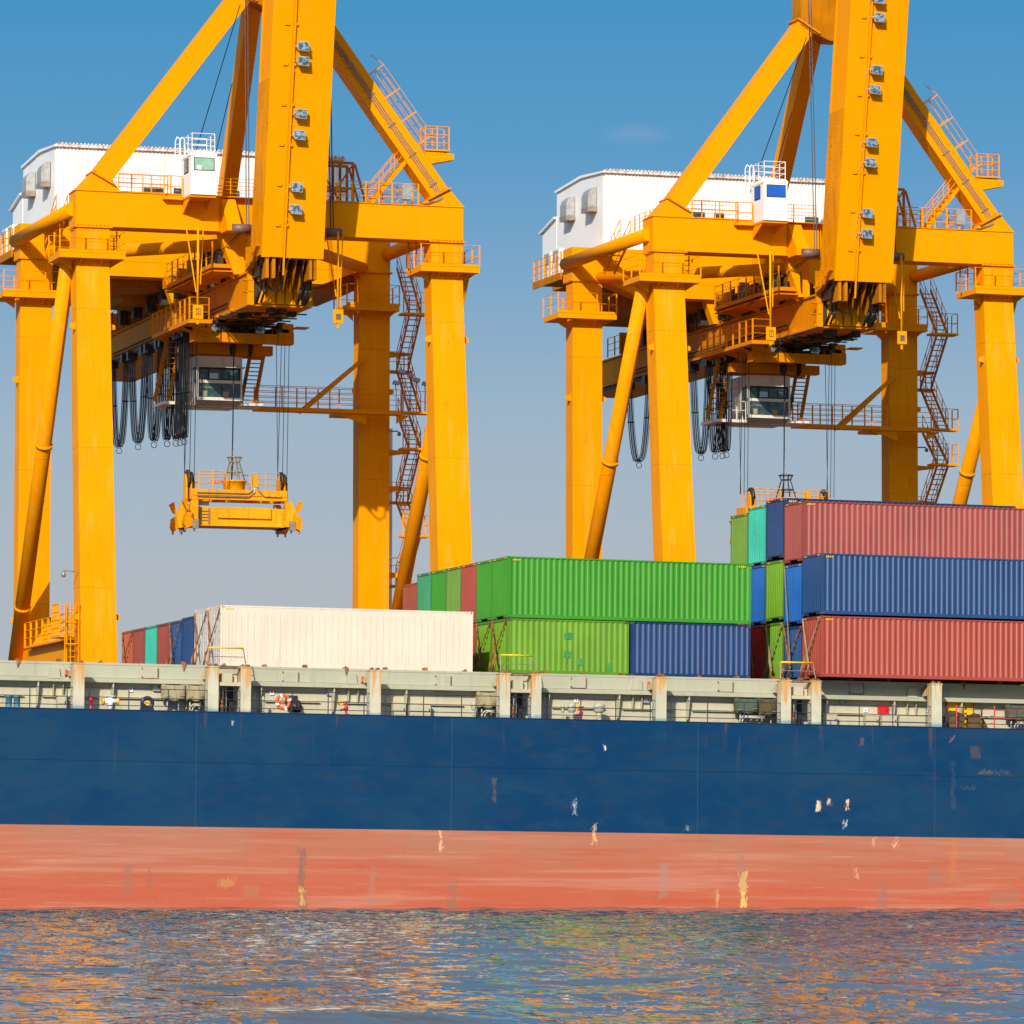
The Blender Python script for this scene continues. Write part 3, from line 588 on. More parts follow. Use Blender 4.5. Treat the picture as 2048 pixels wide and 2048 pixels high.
    for i in range(14):
        y = 12+i*1.1; mb.tube((-1.7, y, 32.7), (-1.7, y, 33.9+.4*(i % 3)), .05, 5); 
        if i % 3 == 0: mb.box(-2.2, -1.7, y, y+.5, 32.7, 33.6)
        if i % 4 == 1: mb.torus((-1.9, y, 33.5), .35, .06, 'x', 12, 5)
    P('girder_equipment', mb, 'greasy')
    P('handrail', MB().rail([(-1.75, 11, 32.68), (-1.75, 33, 32.68)], 1.15, .018, 3, 1.3, .04).rail([(1.7, -1, 32.68), (1.7, 33, 32.68)], 1.15, .018, 3, 1.5, .03), 'yellow_old')
    rg = random.Random(11+idx); mb = MB(); m3 = MB()
    for i in range(46):
        x, y, z = rg.uniform(-2.9, -1.7), rg.uniform(1.0, 12), 33.2; t_ = m3 if i % 3 == 0 else mb
        w_, d_, h_ = rg.uniform(.12, .4), rg.uniform(.2, .7), rg.uniform(.2, .95); t_.box(x, x+w_, y, y+d_, z, z+h_)
    for i in range(26):
        x, y = rg.uniform(-1.9, 1.4), rg.uniform(.5, 12); mb.tube((x, y, 32.7), (x+rg.uniform(-.5, .5), y+rg.uniform(-.6, .6), 33.3+rg.uniform(0, 1)), .05, 5)
    for i in range(30):
        x, y = rg.uniform(-1.7, 1.1), rg.uniform(-1, 10.5); z = 30.8; h_ = rg.uniform(.1, .38); mb.box(x, x+rg.uniform(.15, .5), y, y+rg.uniform(.2, .8), z-h_, z)
    for i in range(8):
        y = rg.uniform(-.5, 8); mb.tube((-2.3, y, 30.6), (1.8, y, 30.6), .04, 5)
    for i in range(7): mb.path([(-2.5, 1+i*1.3, 30.6), (-2.5, 1.4+i*1.3, 30.25), (-2.45, 1.9+i*1.3, 30.25), (-2.4, 2.3+i*1.3, 30.6)], .035, 5)
    P('winch_gear', mb, 'greasy'); P('winch_gear', m3, 'yellow_old')
    # --- trolley
    tr = P('trolley_frame', MB().box(-2.35, 1.7, 4.9, 5.5, 29.62, 30.12).box(-3.0, -2.33, 4.8, 5.6, 29.6, 30.6).box(1.68, 2.5, 4.8, 5.6, 29.6, 30.2).box(1.9, 2.5, 4.9, 10.2, 30.2, 30.7).box(-2.8, -2.3, 4.9, 10.2, 30.3, 30.7)
           .box(-3.0, 2.25, 8.2, 8.8, 29.35, 29.85).box(-2.7, 2.2, 10.2, 10.7, 29.4, 30.2).prism([(-2.3, 30.1), (-1.6, 30.1), (-2.3, 30.6)], 'y', 4.85, 5.0).prism([(-3.0, 30.0), (-3.5, 30.3), (-3.0, 30.55)], 'y', 5.0, 5.2).box(2.3, 3.0, 3.6, 4.4, 30.35, 30.42), 'yellow_girder_shade')
    mb = MB()
    for x, y in ((-1.3, 5.2), (1.9, 5.2), (-1.3, 9.4), (1.9, 9.4)): mb.tube((x-.2, y, 30.5), (x+.2, y, 30.5), .3, 12).box(x-.35, x+.35, y-.3, y+.3, 30.15, 30.4)
    mb.tube((-.2, 7.6, 29.6), (-.05, 7.6, 29.6), .42, 16).tube((.9, 8.1, 29.62), (1.0, 8.1, 29.62), .4, 16)
    for k in range(6): mb.box(-1.8+k*.6, -1.4+k*.6, 6, 9, 30.2, 30.42+.08*(k % 2))
    P('trolley_sheave', mb, 'greasy', tr)
    mb = MB()
    for x in (-2.25, .35): mb.prism([(x, 30.15), (x+.4, 30.1), (x+.55, 30.3), (x+.4, 30.48), (x, 30.45)], 'y', 4.55, 4.85)
    P('work_lamp', mb, 'lamp', tr)
    # --- operator cab hung below the trolley
    cx0, cx1, cy0, cy1 = -1.82, .70, 8.7, 11.4
    mb = MB().box(cx0, cx1, cy0+.05, cy1, 28.72, 29.28).box(cx0-.1, cx1+.12, cy0-.15, cy1, 28.66, 28.72)
    mb.box(cx0, cx0+.12, cy0, cy0+.12, 26.95, 28.66).box(cx1-.1, cx1, cy0, cy0+.12, 26.95, 28.66).box(cx0, cx1, cy0+.01, cy0+.1, 27.82, 27.98).box(cx0, cx1, cy0+.01, cy0+.1, 26.9, 27.06)
    mb.box(cx0, cx0+.06, cy0+.9, cy1, 26.75, 28.66).box(cx1-.06, cx1, cy0+.9, cy1, 26.75, 28.66).box(cx0, cx1, cy1-.08, cy1, 26.75, 28.66).box(cx0+.05, cx1-.05, cy0+.7, cy1, 26.6, 26.75)
    mb.prism([(cy0, 26.95), (cy0+.12, 26.95), (cy0+1.0, 26.6), (cy0+.9, 26.5)], 'x', cx0, cx0+.06).prism([(cy0, 26.95), (cy0+.12, 26.95), (cy0+1.0, 26.6), (cy0+.9, 26.5)], 'x', cx1-.06, cx1)
    cab = P('operator_cab', mb, 'cabwhite')
    P('window_frame', MB().box(cx0+.12, cx1-.1, cy0+.03, cy0+.09, 28.55, 28.66).box(cx0+.12, cx1-.1, cy0+.03, cy0+.09, 27.98, 28.05).box(cx0+.12, cx0+.2, cy0+.03, cy0+.09, 28.05, 28.55).box(cx0+.62, cx0+.7, cy0+.02, cy0+.1, 28.05, 28.55).box(cx1-.2, cx1-.1, cy0+.03, cy0+.09, 28.05, 28.55).box(cx1-.75, cx1-.7, cy0+.02, cy0+.1, 28.05, 28.55), 'black', cab)
    for z0, z1 in ((28.05, 28.55), (27.06, 27.82)): P('window_pane', MB().box(cx0+.12, cx1-.1, cy0+.05, cy0+.07, z0, z1), 'glass', cab)
    P('side_window', MB().box(cx0-.01, cx0+.05, cy0+.12, cy0+.8, 27.1, 28.55), 'glass', cab)
    P('painted_sky_view', MB().box(cx0+.72, cx0+1.2, cy0+.03, cy0+.048, 28.06, 28.36), plainlight, cab)  # opaque pale panel painting the bright sky seen through the cab
    mb = MB().box(cx0+.35, cx0+.6, cy0+.028, cy0+.046, 27.1, 27.4).box(cx1-1.05, cx1-.75, cy0+.028, cy0+.046, 27.12, 27.38).box(cx0+.15, cx0+1.0, cy0+.03, cy0+.047, 27.58, 27.61)
    P('seat_and_console', mb, 'tarptan', cab)
    P('floor_grating', MB().prism([(cy0+.02, 26.92), (cy0+.05, 26.88), (cy0+.9, 26.54), (cy0+.9, 26.6)], 'x', cx0+.08, cx1-.08), 'grey', cab)
    P('mirror', MB().box(cx1+.12, cx1+.22, cy0, cy0+.05, 27.85, 28.15).tube((cx1, cy0+.03, 28.0), (cx1+.15, cy0+.03, 28.0), .015, 4), 'black', cab)
    mb = MB().box(-3.6, cx0, cy0+.1, cy1, 26.62, 26.78).box(cx1, cx1+1.3, cy0+.3, cy1, 26.7, 26.82)
    P('cab_platform', mb, 'cabwhite')
    P('cab_rail', MB().rail([(-2.95, cy0+.1, 26.78), (cx0-.1, cy0+.1, 26.78)], 1.0, .03, 2, .55, .04), 'cabwhite')
    for xx, zt in ((-3.1, 30.3), (cx1+.9, 29.45)):
        mb = MB().stair((xx-.5 if xx < 0 else xx-.45, cy0+.6, 26.8), (xx+.2 if xx < 0 else xx+.05, cy0+.6, zt), .75, 12, side=(1, 0, 0), rail=False)
        P('cab_ladder', mb, 'yellow_old')
    # --- festoon cable loops on the left of the girder
    mbL = MB().box(-2.95, -2.85, 11, 33, 30.35, 30.5)
    for i in range(12): mbL.beam((-1.6, 12+i*1.9, 31.0), (-2.9, 12+i*1.9, 30.5), .07, .07)
    P('festoon_track', mbL, 'dark')
    spots = [(238, 901), (276, 893), (308, 889), (334, 887), (352, 886), (360, 885), (368, 883)] if idx == 0 else [(1278, 930), (1402, 915), (1430, 912), (1445, 911), (1453, 909)]
    offx = 0 if idx == 0 else 31.37
    for j, (u, v) in enumerate(spots):
        # depth from the known side offset x = -2.9
        d = Fv*F_PX+Rv*(u-1024)+Uv*(1024-v); xw = CX-2.9+offx; t = xw/d.x; yy = d.y*t-CY; zz = d.z*t+HC
        nxt = spots[min(j+1, len(spots)-1)]
        wdt = [3.5, 3.3, 2.7, 1.9, 1.4, 1.2, 1.1][j] if idx == 0 else [3.6, 2.6, 1.7, 1.3, 1.2][j]
        mb = MB(); 
        for q in range(11):
            xo = -2.9+(q-5)*.034; ph = .07*sin(q*2.3+j); pts = []
            for s_ in range(15):
                a = -1+2*s_/14; ab = abs(a); pts.append((xo, yy+math.copysign(ab**.62, a)*wdt/2+ph*.8, zz+.15+abs(ph)+(30.35-zz)*(ab**1.75)))
            mb.path(pts, .019, 4)
        mb.box(-3.08, -2.72, yy-wdt*.41-.1, yy-wdt*.41+.1, zz+2.6, zz+2.66).box(-3.08, -2.72, yy+wdt*.41-.1, yy+wdt*.41+.1, zz+2.6, zz+2.66)
        mb.torus((-2.9, yy, zz-.02), .16, .02, 'y', 14, 5)
        for e_ in (-1, 1): mb.box(-3.2, -2.65, yy+e_*wdt*.46-.2, yy+e_*wdt*.46+.2, 30.0, 30.5)
        P('festoon_loop', mb, 'cable')
    # --- landing walkway to the rear right leg, with brace
    mb = MB().box(2.4, 10.64, 12.2, 13.1, 26.78, 27.0)
    mb.rail([(2.5, 12.25, 27.0), (10.6, 12.25, 27.0)], 1.15, .017, 4, 1.25, .04).rail([(2.5, 13.05, 27.0), (8.5, 13.05, 27.0)], 1.15, .017, 4, 1.25, .04)
    mb.box(7.4, 8.6, 13.1, 15.5, 26.8, 26.98).prism([(6.8, 26.78), (8.65, 26.2), (8.65, 26.78)], 'y', 12.4, 12.5).prism([(10.4, 26.78), (11.2, 26.78), (10.4, 26.3)], 'y', 12.4, 12.5)
    P('landing_walkway', mb)
    mb = MB()
    for yy in (12.25, 13.0): mb.beam((5.0, yy, 26.8), (8.9, 13.6, 30.0), .14, .2)
    P('walkway_brace', mb)
    # --- zigzag access stair beside the rear right leg
    Zs = [('f', 35.3), ('n', 32.45), ('f', 29.6), ('n', 27.0), ('n', 27.0), ('n', 25.0), ('f', 22.3), ('n', 20.2), ('f', 17.65), ('n', 15.2), ('f', 12.7), ('n', 10.2), ('f', 7.6), ('n', 5.0)]
    yy_ = {'n': 13.0, 'f': 15.5}
    for j in range(len(Zs)-1):
        (a, za), (b, zb) = Zs[j], Zs[j+1]
        if za == zb: continue
        ya, yb2 = yy_[a], yy_[b]
        if a == b: ya = 15.2
        P('stair_flight', MB().stair((11.62, ya, za), (11.62, yb2, zb), .66, side=(1, 0, 0)), 'yellow_girder_shade')
    for a, za in Zs[1:4]+Zs[5:]:
        if a == 'n':
            ml = MB().box(10.65, 12.25, 12.1, 13.0, za-.14, za-.02).rail([(10.7, 12.15, za), (12.2, 12.15, za), (12.2, 13.0, za)], 1.1, .017, 2, .9, .035).prism([(10.4, za+.3-2.6), (11.9, za+.5-2.6), (11.9, za+.62-2.6), (10.4, za+.7-2.6)], 'y', 14.9, 15.0)
        else: ml = MB().box(10.5, 12.2, 15.5, 16.3, za-.14, za-.02).rail([(11.95, 16.3, za), (10.6, 16.3, za)], 1.1, .017, 2, .9, .035)
        P('stair_landing', ml)
    P('drain_pipe', MB().tube((11.45, 17.5, 3), (11.45, 17.5, 26.5), .2, 12), 'white')
    mb = MB()
    for z in (26.0, 19.0): mb.tube((10.4, 13.8, z), (10.9, 13.8, z+.02), .04, 5).lathe((10.95, 13.8, z-.25), [(.02, .25), (.1, .18), (.1, .02), (.0, 0)], 10)
    P('lamp_arm', mb, 'conduit')
    if idx == 0:
        for q in range(5):
            x, y, z = 10.5+.42*q, 13.4+.25*(q % 2), 28.6+.22*((q*3) % 4)
            fl_ = P('floodlight', MB().prism([(x, z), (x+.34, z-.06), (x+.36, z+.14), (x+.08, z+.2)], 'y', y, y+.3), 'grey')
            P('bracket', MB().tube((x+.15, y+.15, z), (x+.3, y+.5, z-.35), .025, 5).tube((x+.3, y+.5, z-.35), (x+.3, y+.5, 27.0), .02, 5), 'dark', fl_)
    # --- low platform and caged ladder on the left sill beam
    mb = MB().box(-10.5, -9.3, -.2, 11.4, 13.56, 13.66).rail([(-10.45, -.2, 13.66), (-10.45, 11.4, 13.66)], 1.25, .03, 3, 1.5, .06).rail([(-9.4, 2, 13.66), (-9.4, 11.4, 13.66)], 1.25, .03, 3, 1.5, .05)
    P('sill_platform', mb)
    mb = MB(); bx, by = -10.75, -1.3
    mb.ladder((bx, by, 3.5), (bx, by, 15.3), .5, (1, 0, 0), .3, .025)
    for z in [5.5+1.1*i for i in range(9)]: mb.torus((bx, by-.42, z), .42, .035, 'z', 12, 4)
    for a in range(0, 360, 60): mb.tube((bx+.42*cos(radians(a)), by-.42+.42*sin(radians(a)), 5.3), (bx+.42*cos(radians(a)), by-.42+.42*sin(radians(a)), 15.3), .03, 4)
    mb.rail([(-11.3, -.9, 13.7), (-11.3, .8, 13.7), (-10.5, .8, 13.7)], 1.6, .03, 4, .6, .05).box(-11.3, -10.3, -.9, .9, 13.6, 13.7)
    P('caged_ladder', mb)
    P('lamp_arm', MB().tube((-10.35, -1.4, 15.0), (-10.35, -1.4, 16.9), .035, 5).tube((-10.35, -1.4, 16.9), (-11.2, -1.4, 16.95), .03, 5).lathe((-11.2, -1.4, 16.55), [(.02, .38), (.12, .25), (.12, .1), (0, .05)], 10), 'conduit')
    return cr
s_ = NT('window_sky_through'); plainlight = s_.out((.45, .62, .72), .2)
cr1 = build_crane(0)
cr1['label'] = 'yellow gantry crane on the left with its spreader hanging free in clear sky'
cr2 = build_crane(1)
cr2.location.x += 31.37
cr2['label'] = 'yellow gantry crane behind the tall container stack, blue curtains in its lookout cabin'

# ------------------------------------------------------------------ spreaders
def build_spreader(dx, dz, label, topz=30.3):
    sp = thing('container_spreader', label, 'spreader', (dx, 7.5, 20+dz), 'crane', 'spreaders hanging from the gantry cranes')
    o = Vector((dx, 7.5, 0)); P = lambda n, mb, mat='spreader', par=None: mb.build(n, mat, par or sp)
    def bx(mb, x0, x1, y0, y1, z0, z1): return mb.box(x0+dx, x1+dx, y0+7.5, y1+7.5, z0+dz, z1+dz)
    mb = MB(); 
    for y in (-1.0, .7): bx(mb, -2.45, 2.75, y, y+.3, 21.4, 21.95)
    for x in (-2.5, -1, .9, 2.4): bx(mb, x, x+.35, -.7, .7, 21.45, 21.9)
    bx(mb, -2.4, 2.7, -1.05, -1.0, 21.62, 21.66)
    P('head_block', mb)
    mb = MB()
    for z in (21.55, 21.75): mb.path([(-2.2+dx, 6.42, z+dz), (.6+dx, 6.42, z+dz), (.9+dx, 6.4, z+.25+dz), (1.0+dx, 6.45, 22.3+dz)], .03, 4)
    mb.path([(2.4+dx, 6.42, 21.6+dz), (1.5+dx, 6.42, 21.6+dz), (1.15+dx, 6.42, 21.9+dz), (1.1+dx, 6.45, 22.3+dz)], .03, 4)
    P('hydraulic_hose', mb, 'conduit')
    mb = MB(); bx(mb, -2.42, 2.9, -.75, -.35, 20.05, 21.0); bx(mb, -2.42, 2.9, .35, .75, 20.05, 21.0); bx(mb, -2.4, 2.88, -.35, .35, 20.3, 20.9); bx(mb, -1.0, 1.9, -.9, -.75, 20.45, 21.02)
    bx(mb, -2.5, 3.0, -1.0, 1.0, 20.0, 20.04)
    P('main_beam', mb)
    for sx in (-1, 1):
        cx = dx+(-2.35 if sx < 0 else 2.75)-sx*(.42 if dx > 5 else 0)
        mb = MB()
        for y in (6.35, 8.65):
            mb.prism([(cx-sx*.15, 21.35+dz), (cx+sx*.15, 21.35+dz), (cx+sx*.45, 20.6+dz), (cx+sx*.35, 20.0+dz), (cx-sx*.15, 20.0+dz)], 'y', y-.2, y+.2)
        mb.box(cx-.2, cx+.2, 6.2, 8.8, 20.0+dz, 20.35+dz)
        P('end_frame', mb)
        for y in (6.1, 8.9):
            q = MB().prism([(cx+sx*.25, 20.7+dz), (cx+sx*.62, 20.5+dz), (cx+sx*.68, 20.05+dz), (cx+sx*.55, 19.8+dz), (cx+sx*.2, 19.95+dz)], 'y', y-.22, y+.22).tube((cx+sx*.55, y, 19.65+dz), (cx+sx*.55, y, 19.95+dz), .05, 6)
            q.prism([(cx+sx*.35, 20.75+dz), (cx+sx*.55, 20.8+dz), (cx+sx*.75, 21.25+dz), (cx+sx*.5, 21.4+dz), (cx+sx*.42, 21.1+dz)], 'y', y-.12, y+.12)
            P('corner_flipper', q, 'yellow_rust')
            P('twistlock_housing', MB().box(cx+sx*.1-.12, cx+sx*.1+.2, y-.27, y-.05, 19.8+dz, 20.3+dz).tube((cx+sx*.1, y-.1, 19.65+dz), (cx+sx*.1, y-.1, 19.85+dz), .05, 6), 'conduit')
        for i, y in enumerate((6.9, 8.1)):
            xx = cx-.25 if i == 0 else cx+.2
            P('sheave', MB().tube((xx-.07, y, 22.5+dz), (xx+.07, y, 22.5+dz), .48, 20), 'greasy')
            P('sheave_cheek', MB().prism([(y-.36, 21.4+dz), (y+.36, 21.4+dz), (y+.3, 22.45+dz), (y, 22.75+dz), (y-.3, 22.45+dz)], 'x', xx-.17, xx-.09).prism([(y-.36, 21.4+dz), (y+.36, 21.4+dz), (y+.3, 22.45+dz), (y, 22.75+dz), (y-.3, 22.45+dz)], 'x', xx+.09, xx+.17))
    P('cable_tub', MB().lathe((dx+.1, 7.5, dz), [(.55, 21.9), (.6, 22.4), (.66, 22.42), (.66, 22.5), (.55, 22.5), (.5, 22.2)], 20))
    mb = MB()
    for a in range(0, 360, 45):
        c_, s2 = cos(radians(a)), sin(radians(a)); mb.path([(dx+.1+.6*c_, 7.5+.6*s2, 22.45+dz), (dx+.1+.27*c_, 7.5+.27*s2, 23.5+dz), (dx+.1+.4*c_, 7.5+.4*s2, 23.75+dz)], .03, 4)
    for z, r in ((23.75, .4), (23.5, .27), (22.95, .43)): mb.torus((dx+.1, 7.5, z+dz), r, .025, 'z', 16, 4)
    P('cable_guide', mb, 'conduit' if dx < 5 else 'dark')
    P('handrail', MB().rail([(dx-2.1, 6.5, 21.95+dz), (dx-.6, 6.5, 21.95+dz)], .95, .022, 3, .75, .025).rail([(dx+.8, 6.5, 21.95+dz), (dx+2.3, 6.5, 21.95+dz)], .9, .022, 3, .75, .025).rail([(dx-2.1, 8.5, 21.95+dz), (dx+2.3, 8.5, 21.95+dz)], .95, .022, 2, 1.1, .025))
    P('valve_box', MB().box(dx+.85, dx+1.12, 6.35, 6.6, 22.1+dz, 22.75+dz)); P('junction_box', MB().box(dx-2.2, dx-1.4, 7.0, 8.0, 21.0+dz, 21.35+dz), 'grey')
    mb = MB()
    for i in range(5): mb.tube((dx-1.35+i*.17, 6.6, 22.25+dz), (dx-1.35+i*.17, 6.6, 22.45+dz), .05, 6)
    P('signal_lamp', mb, 'orange')
    P('access_ladder', MB().ladder((dx-1.7, 6.7, 20.15+dz), (dx-1.7, 6.7, 20.95+dz), .45, (1, 0, 0), .16, .018), 'conduit')
    mb = MB()
    for xs in (-2.35, 2.75):
        for t, (a, b) in enumerate(((-.42, -.35), (-.12, -.28), (.1, .02), (.35, .3))):
            mb.tube((dx+xs+b*1.2, 6.9+.35*t, 22.6+dz), (dx+xs+a*1.3, 6.9+.35*t, topz), .018, 4)
    P('hoist_rope', mb, 'rope')
    P('power_cable', MB().path([(dx-.05, 7.5, 22.4+dz), (dx+.0, 7.5, 25), (dx+.03, 7.5, 29.6)], .035, 6), 'cable')
    return sp
build_spreader(-.12, 0, 'empty yellow spreader hanging in open sky between the legs of the left crane')
build_spreader(31.37-.13, -.12, 'yellow spreader lowered behind the container stack, only its pulleys and cable tub showing')

# ================================================================== THE SHIP
ship = thing('container_ship', 'long container ship with navy hull and faded red boot topping lying across the picture', 'ship', (0, 0, 0), 'ship')
SH = lambda n, mb, mat, label=None: mb.build(n, mat, ship, label=label)
YH, YS = 217.38, 240.2
def plan(z0, z1):   # long hull outline with tapering ends
    xs = [(-62, 228.8), (-52, 221.5), (-38, YH), (150, YH), (170, 220.5), (188, 228.8), (170, 237), (150, YS), (-38, YS), (-52, 236)]
    return xs
SH('hull', MB().prism(plan(0, 0), 'z', PAINTZ, DECKZ), 'hull')
SH('boot_topping', MB().prism([(x, y+(.002 if y < 228 else 0)) for x, y in plan(0, 0)], 'z', -2.5, PAINTZ-.003), 'boot')
SH('deck_edge', MB().box(-38, 150, YH-.03, YH+.12, DECKZ, DECKZ+.035), 'navy')
# hatch coaming: upper panel, flange, recessed lower wall
mb = MB().box(-38, 150, 218.95, 239.0, 10.92, 11.56).box(-38, 150, 218.72, 218.95, 10.70, 10.90).box(-38, 150, 218.93, 218.95, 11.50, 11.6)
SH('hatch_coaming', mb, 'coam')
SH('coaming_wall', MB().box(-38, 150, 219.25, 238.8, DECKZ, 10.92), 'cream')
P0 = 48.5; PER = 13.93
mb = MB(); mf = MB()
for k in range(-6, 8):
    for (a, w) in ((0, .52), (6.26, .5), (7.80, .48)):
        x = P0-.26+k*PER+a
        if -36 < x < 148:
            c = MB().box(x, x+w, YH+.004, YH+.55, DECKZ+.03, 11.45).box(x-.03, x+w+.03, YH-.02, YH+.6, 11.45, 11.5)
            c.prism([(YH+.55, 11.42), (218.72, 11.1), (218.72, 10.92), (YH+.55, 10.95)], 'x', x+.05, x+.12)
            SH('stanchion', c, 'column')
            t = MB().box(x+.04, x+.2, YH+.04, YH+.3, 11.5, 11.58).box(x+w-.2, x+w-.04, YH+.04, YH+.3, 11.5, 11.58).tube((x+.12, YH+.15, 11.58), (x+.12, YH+.15, 11.62), .05, 6).tube((x+w-.12, YH+.15, 11.58), (x+w-.12, YH+.15, 11.62), .05, 6)
            SH('container_foundation', t, 'rust')
    # cross passage between the paired stanchions
    x0 = P0+k*PER+6.26+.24; x1 = P0+k*PER+7.54
    if 40 < x0 < 102:
        SH('bridge_plate', MB().box(x0, x1, YH+.02, YH+.5, 11.40, 11.46), 'rust')
        SH('cross_shelf', MB().box(x0, x1, YH+.15, YH+.9, 10.62, 10.78).box(x0, x1, YH+.8, YH+.86, 10.78, 11.15), 'cream')
        SH('deck_locker', MB().box(x0+.22, x0+.68, YH+.2, YH+.6, 10.79, 11.2).prism([(x0+.68, 10.79), (x1-.05, 10.79), (x1-.05, 11.18), (x0+.75, 11.18)], 'y', YH+.5, YH+.7), 'cream')
        SH('passage_shade_sheet', MB().box(x0+.02, x1-.02, YH+1.3, YH+1.32, DECKZ+.05, 10.6), 'dark')  # dark sheet standing in for the shade inside the passage
        q = MB().tube((x0+.12, YH+.5, DECKZ+.04), (x0+.12, YH+.5, 10.6), .05, 6).tube((x0+.35, YH+.6, DECKZ+.04), (x0+.35, YH+.6, 10.6), .04, 6).ladder((x0+.45, YH+1.0, DECKZ+.04), (x0+.45, YH+1.0, 11.2), .3, (1, 0, 0), .2, .015)
        SH('passage_pipe', q, 'cream')
        SH('ballast_vent', MB().lathe((x0+.25, YH+.45, DECKZ+.04), [(.12, 0), (.1, .1), (.16, .12), (.16, .3), (.08, .34), (.08, .55), (.0, .6)], 10), 'rust')
        # yellow guard rail above
        ax = x0-.45 if k % 2 == 0 else x0-.4
        g = MB().tube((ax, YH+.25, 12.35), (x1+.15, YH+.25, 12.35), .045, 6)
        SH('guard_rail', g, 'gold')
        SH('guard_rail_post', MB().tube((ax, YH+.25, 11.55), (ax, YH+.25, 12.35), .03, 5).tube((x1+.3, YH+.25, 11.55), (x1+.15, YH+.25, 12.35), .03, 5).tube((ax+.02, YH+.25, 11.95), (x1+.2, YH+.25, 11.95), .02, 5), 'conduit')
# fins under the flange and stiffener ribs
mb = MB()
for i in range(-6, 22):
    x = 48.5+i*3.48+1.9
    if 40 < x < 102:
        mb.prism([(219.25, 10.72), (218.8, 10.72), (218.78, 10.5), (219.0, 9.6), (219.25, 9.44)], 'x', x, x+.05)
        if i % 2: mb.prism([(219.25, 10.7), (218.95, 10.7), (219.05, 10.0), (219.25, 10.0)], 'x', x+.75, x+.78).prism([(219.25, 10.7), (218.95, 10.7), (219.05, 10.0), (219.25, 10.0)], 'x', x+1.2, x+1.23)
        mb.box(x+.3, x+2.9, 219.1, 219.25, 10.0, 10.05)
SH('coaming_stiffener', mb, 'cream')
# hatch covers' square inspection frames, brackets and clamps
for i, (u, v) in enumerate(((281, 1335), (562.5, 1343), (868, 1351), (1139, 1355), (1433, 1363), (1695, 1367))):
    x, z = S(u, v, 218.95)
    fr = MB().box(x, x+.68, 218.86, 218.95, z-.47, z-.02); SH('inspection_cover', fr, 'coam')
    SH('cover_hinge', MB().box(x-.05, x+.0, 218.85, 218.93, z-.06, z+.0).box(x-.05, x+.01, 218.85, 218.93, z-.46, z-.4).box(x-.02, x+.7, 218.84, 218.88, z-.5, z-.47).box(x+.69, x+.71, 218.84, 218.9, z-.48, z), 'rust')
for u, v in ((105, 1345), (699, 1357), (1270, 1369), (1820, 1385)):
    x, z = S(u, v, 218.9); SH('cleat_bracket', MB().prism([(x-.2, z+.22), (x+.2, z+.22), (x+.26, z-.22), (x-.26, z-.22)], 'y', 218.8, 218.94).box(x-.3, x+.3, 218.7, 218.95, z-.27, z-.23), 'coam')
mb = MB()
for i in range(28):
    x = 44+i*1.93; mb.box(x, x+.18, 219.0, 219.3, 11.6, 11.66+.04*(i % 3)).tube((x+.1, 219.1, 11.6), (x+.1, 219.1, 11.72), .05, 6)
    if i % 4 == 1: mb.prism([(x, 11.62), (x+.2, 11.66), (x+.05, 11.3)], 'y', 218.86, 218.9)
SH('lashing_eye', mb, 'rust')
SH('hatch_cover', MB().box(-38, 150, 219.3, 238.6, 11.562, 11.585), 'dark')
# side rail
mb = MB()
bounds = []
for k in range(-2, 6):
    for (a, b) in ((.26, 6.26), (6.5, 7.8), (8.03, 13.67)): bounds.append((P0+k*PER+a, P0+k*PER+b))
for (a, b) in bounds:
    if b < 40 or a > 102: continue
    if a > 90.6: continue
    for z in (9.62, 9.98, 10.4): mb.tube((a, YH+.1, z), (b, YH+.1, z+random.uniform(-.02, .02)), .018, 4)
    n = max(1, int((b-a)/1.75))
    for i in range(n+1):
        x = a+.25+(b-a-.5)*i/max(1, n); mb.tube((x, YH+.1, DECKZ+.03), (x, YH+.1, 10.4), .025, 4)
SH('side_rail', mb, 'railblue')
mb = MB(); x0 = S(1910, 1440, YH+.1)[0]; x1 = S(1986, 1440, YH+.1)[0]
for x in (x0, x1): mb.tube((x, YH+.1, DECKZ+.03), (x, YH+.1, 10.5), .035, 5)
for z in (10.45, 10.05, 9.7): mb.path([(x0, YH+.1, z), (x0+(x1-x0)*.35, YH+.1, z-.16), (x0+(x1-x0)*.7, YH+.1, z-.14), (x1, YH+.1, z)], .015, 4)
mb.tube((x1, YH+.1, 10.3), (x1+3, YH+.1, 10.3), .018, 4).tube((x1, YH+.1, 9.9), (x1+3, YH+.1, 9.9), .018, 4).tube((90.8, YH+.1, 10.4), (x0, YH+.1, 10.4), .018, 4)
SH('gangway_rail', mb, 'railred')
# yellow notice panel
x, z = S(1890.5, 1402, 219.2); x2 = S(1942, 1402, 219.2)[0]
SH('notice_panel', MB().box(x, x2, 219.18, 219.24, z-1.2, z-.02), 'gold'); SH('notice_panel_edge', MB().box(x-.05, x, 219.17, 219.24, z-1.2, z-.02).box(x2, x2+.05, 219.17, 219.24, z-1.2, z-.02), 'railred')
# blue paint marks on the hull foot of stanchions are in the material

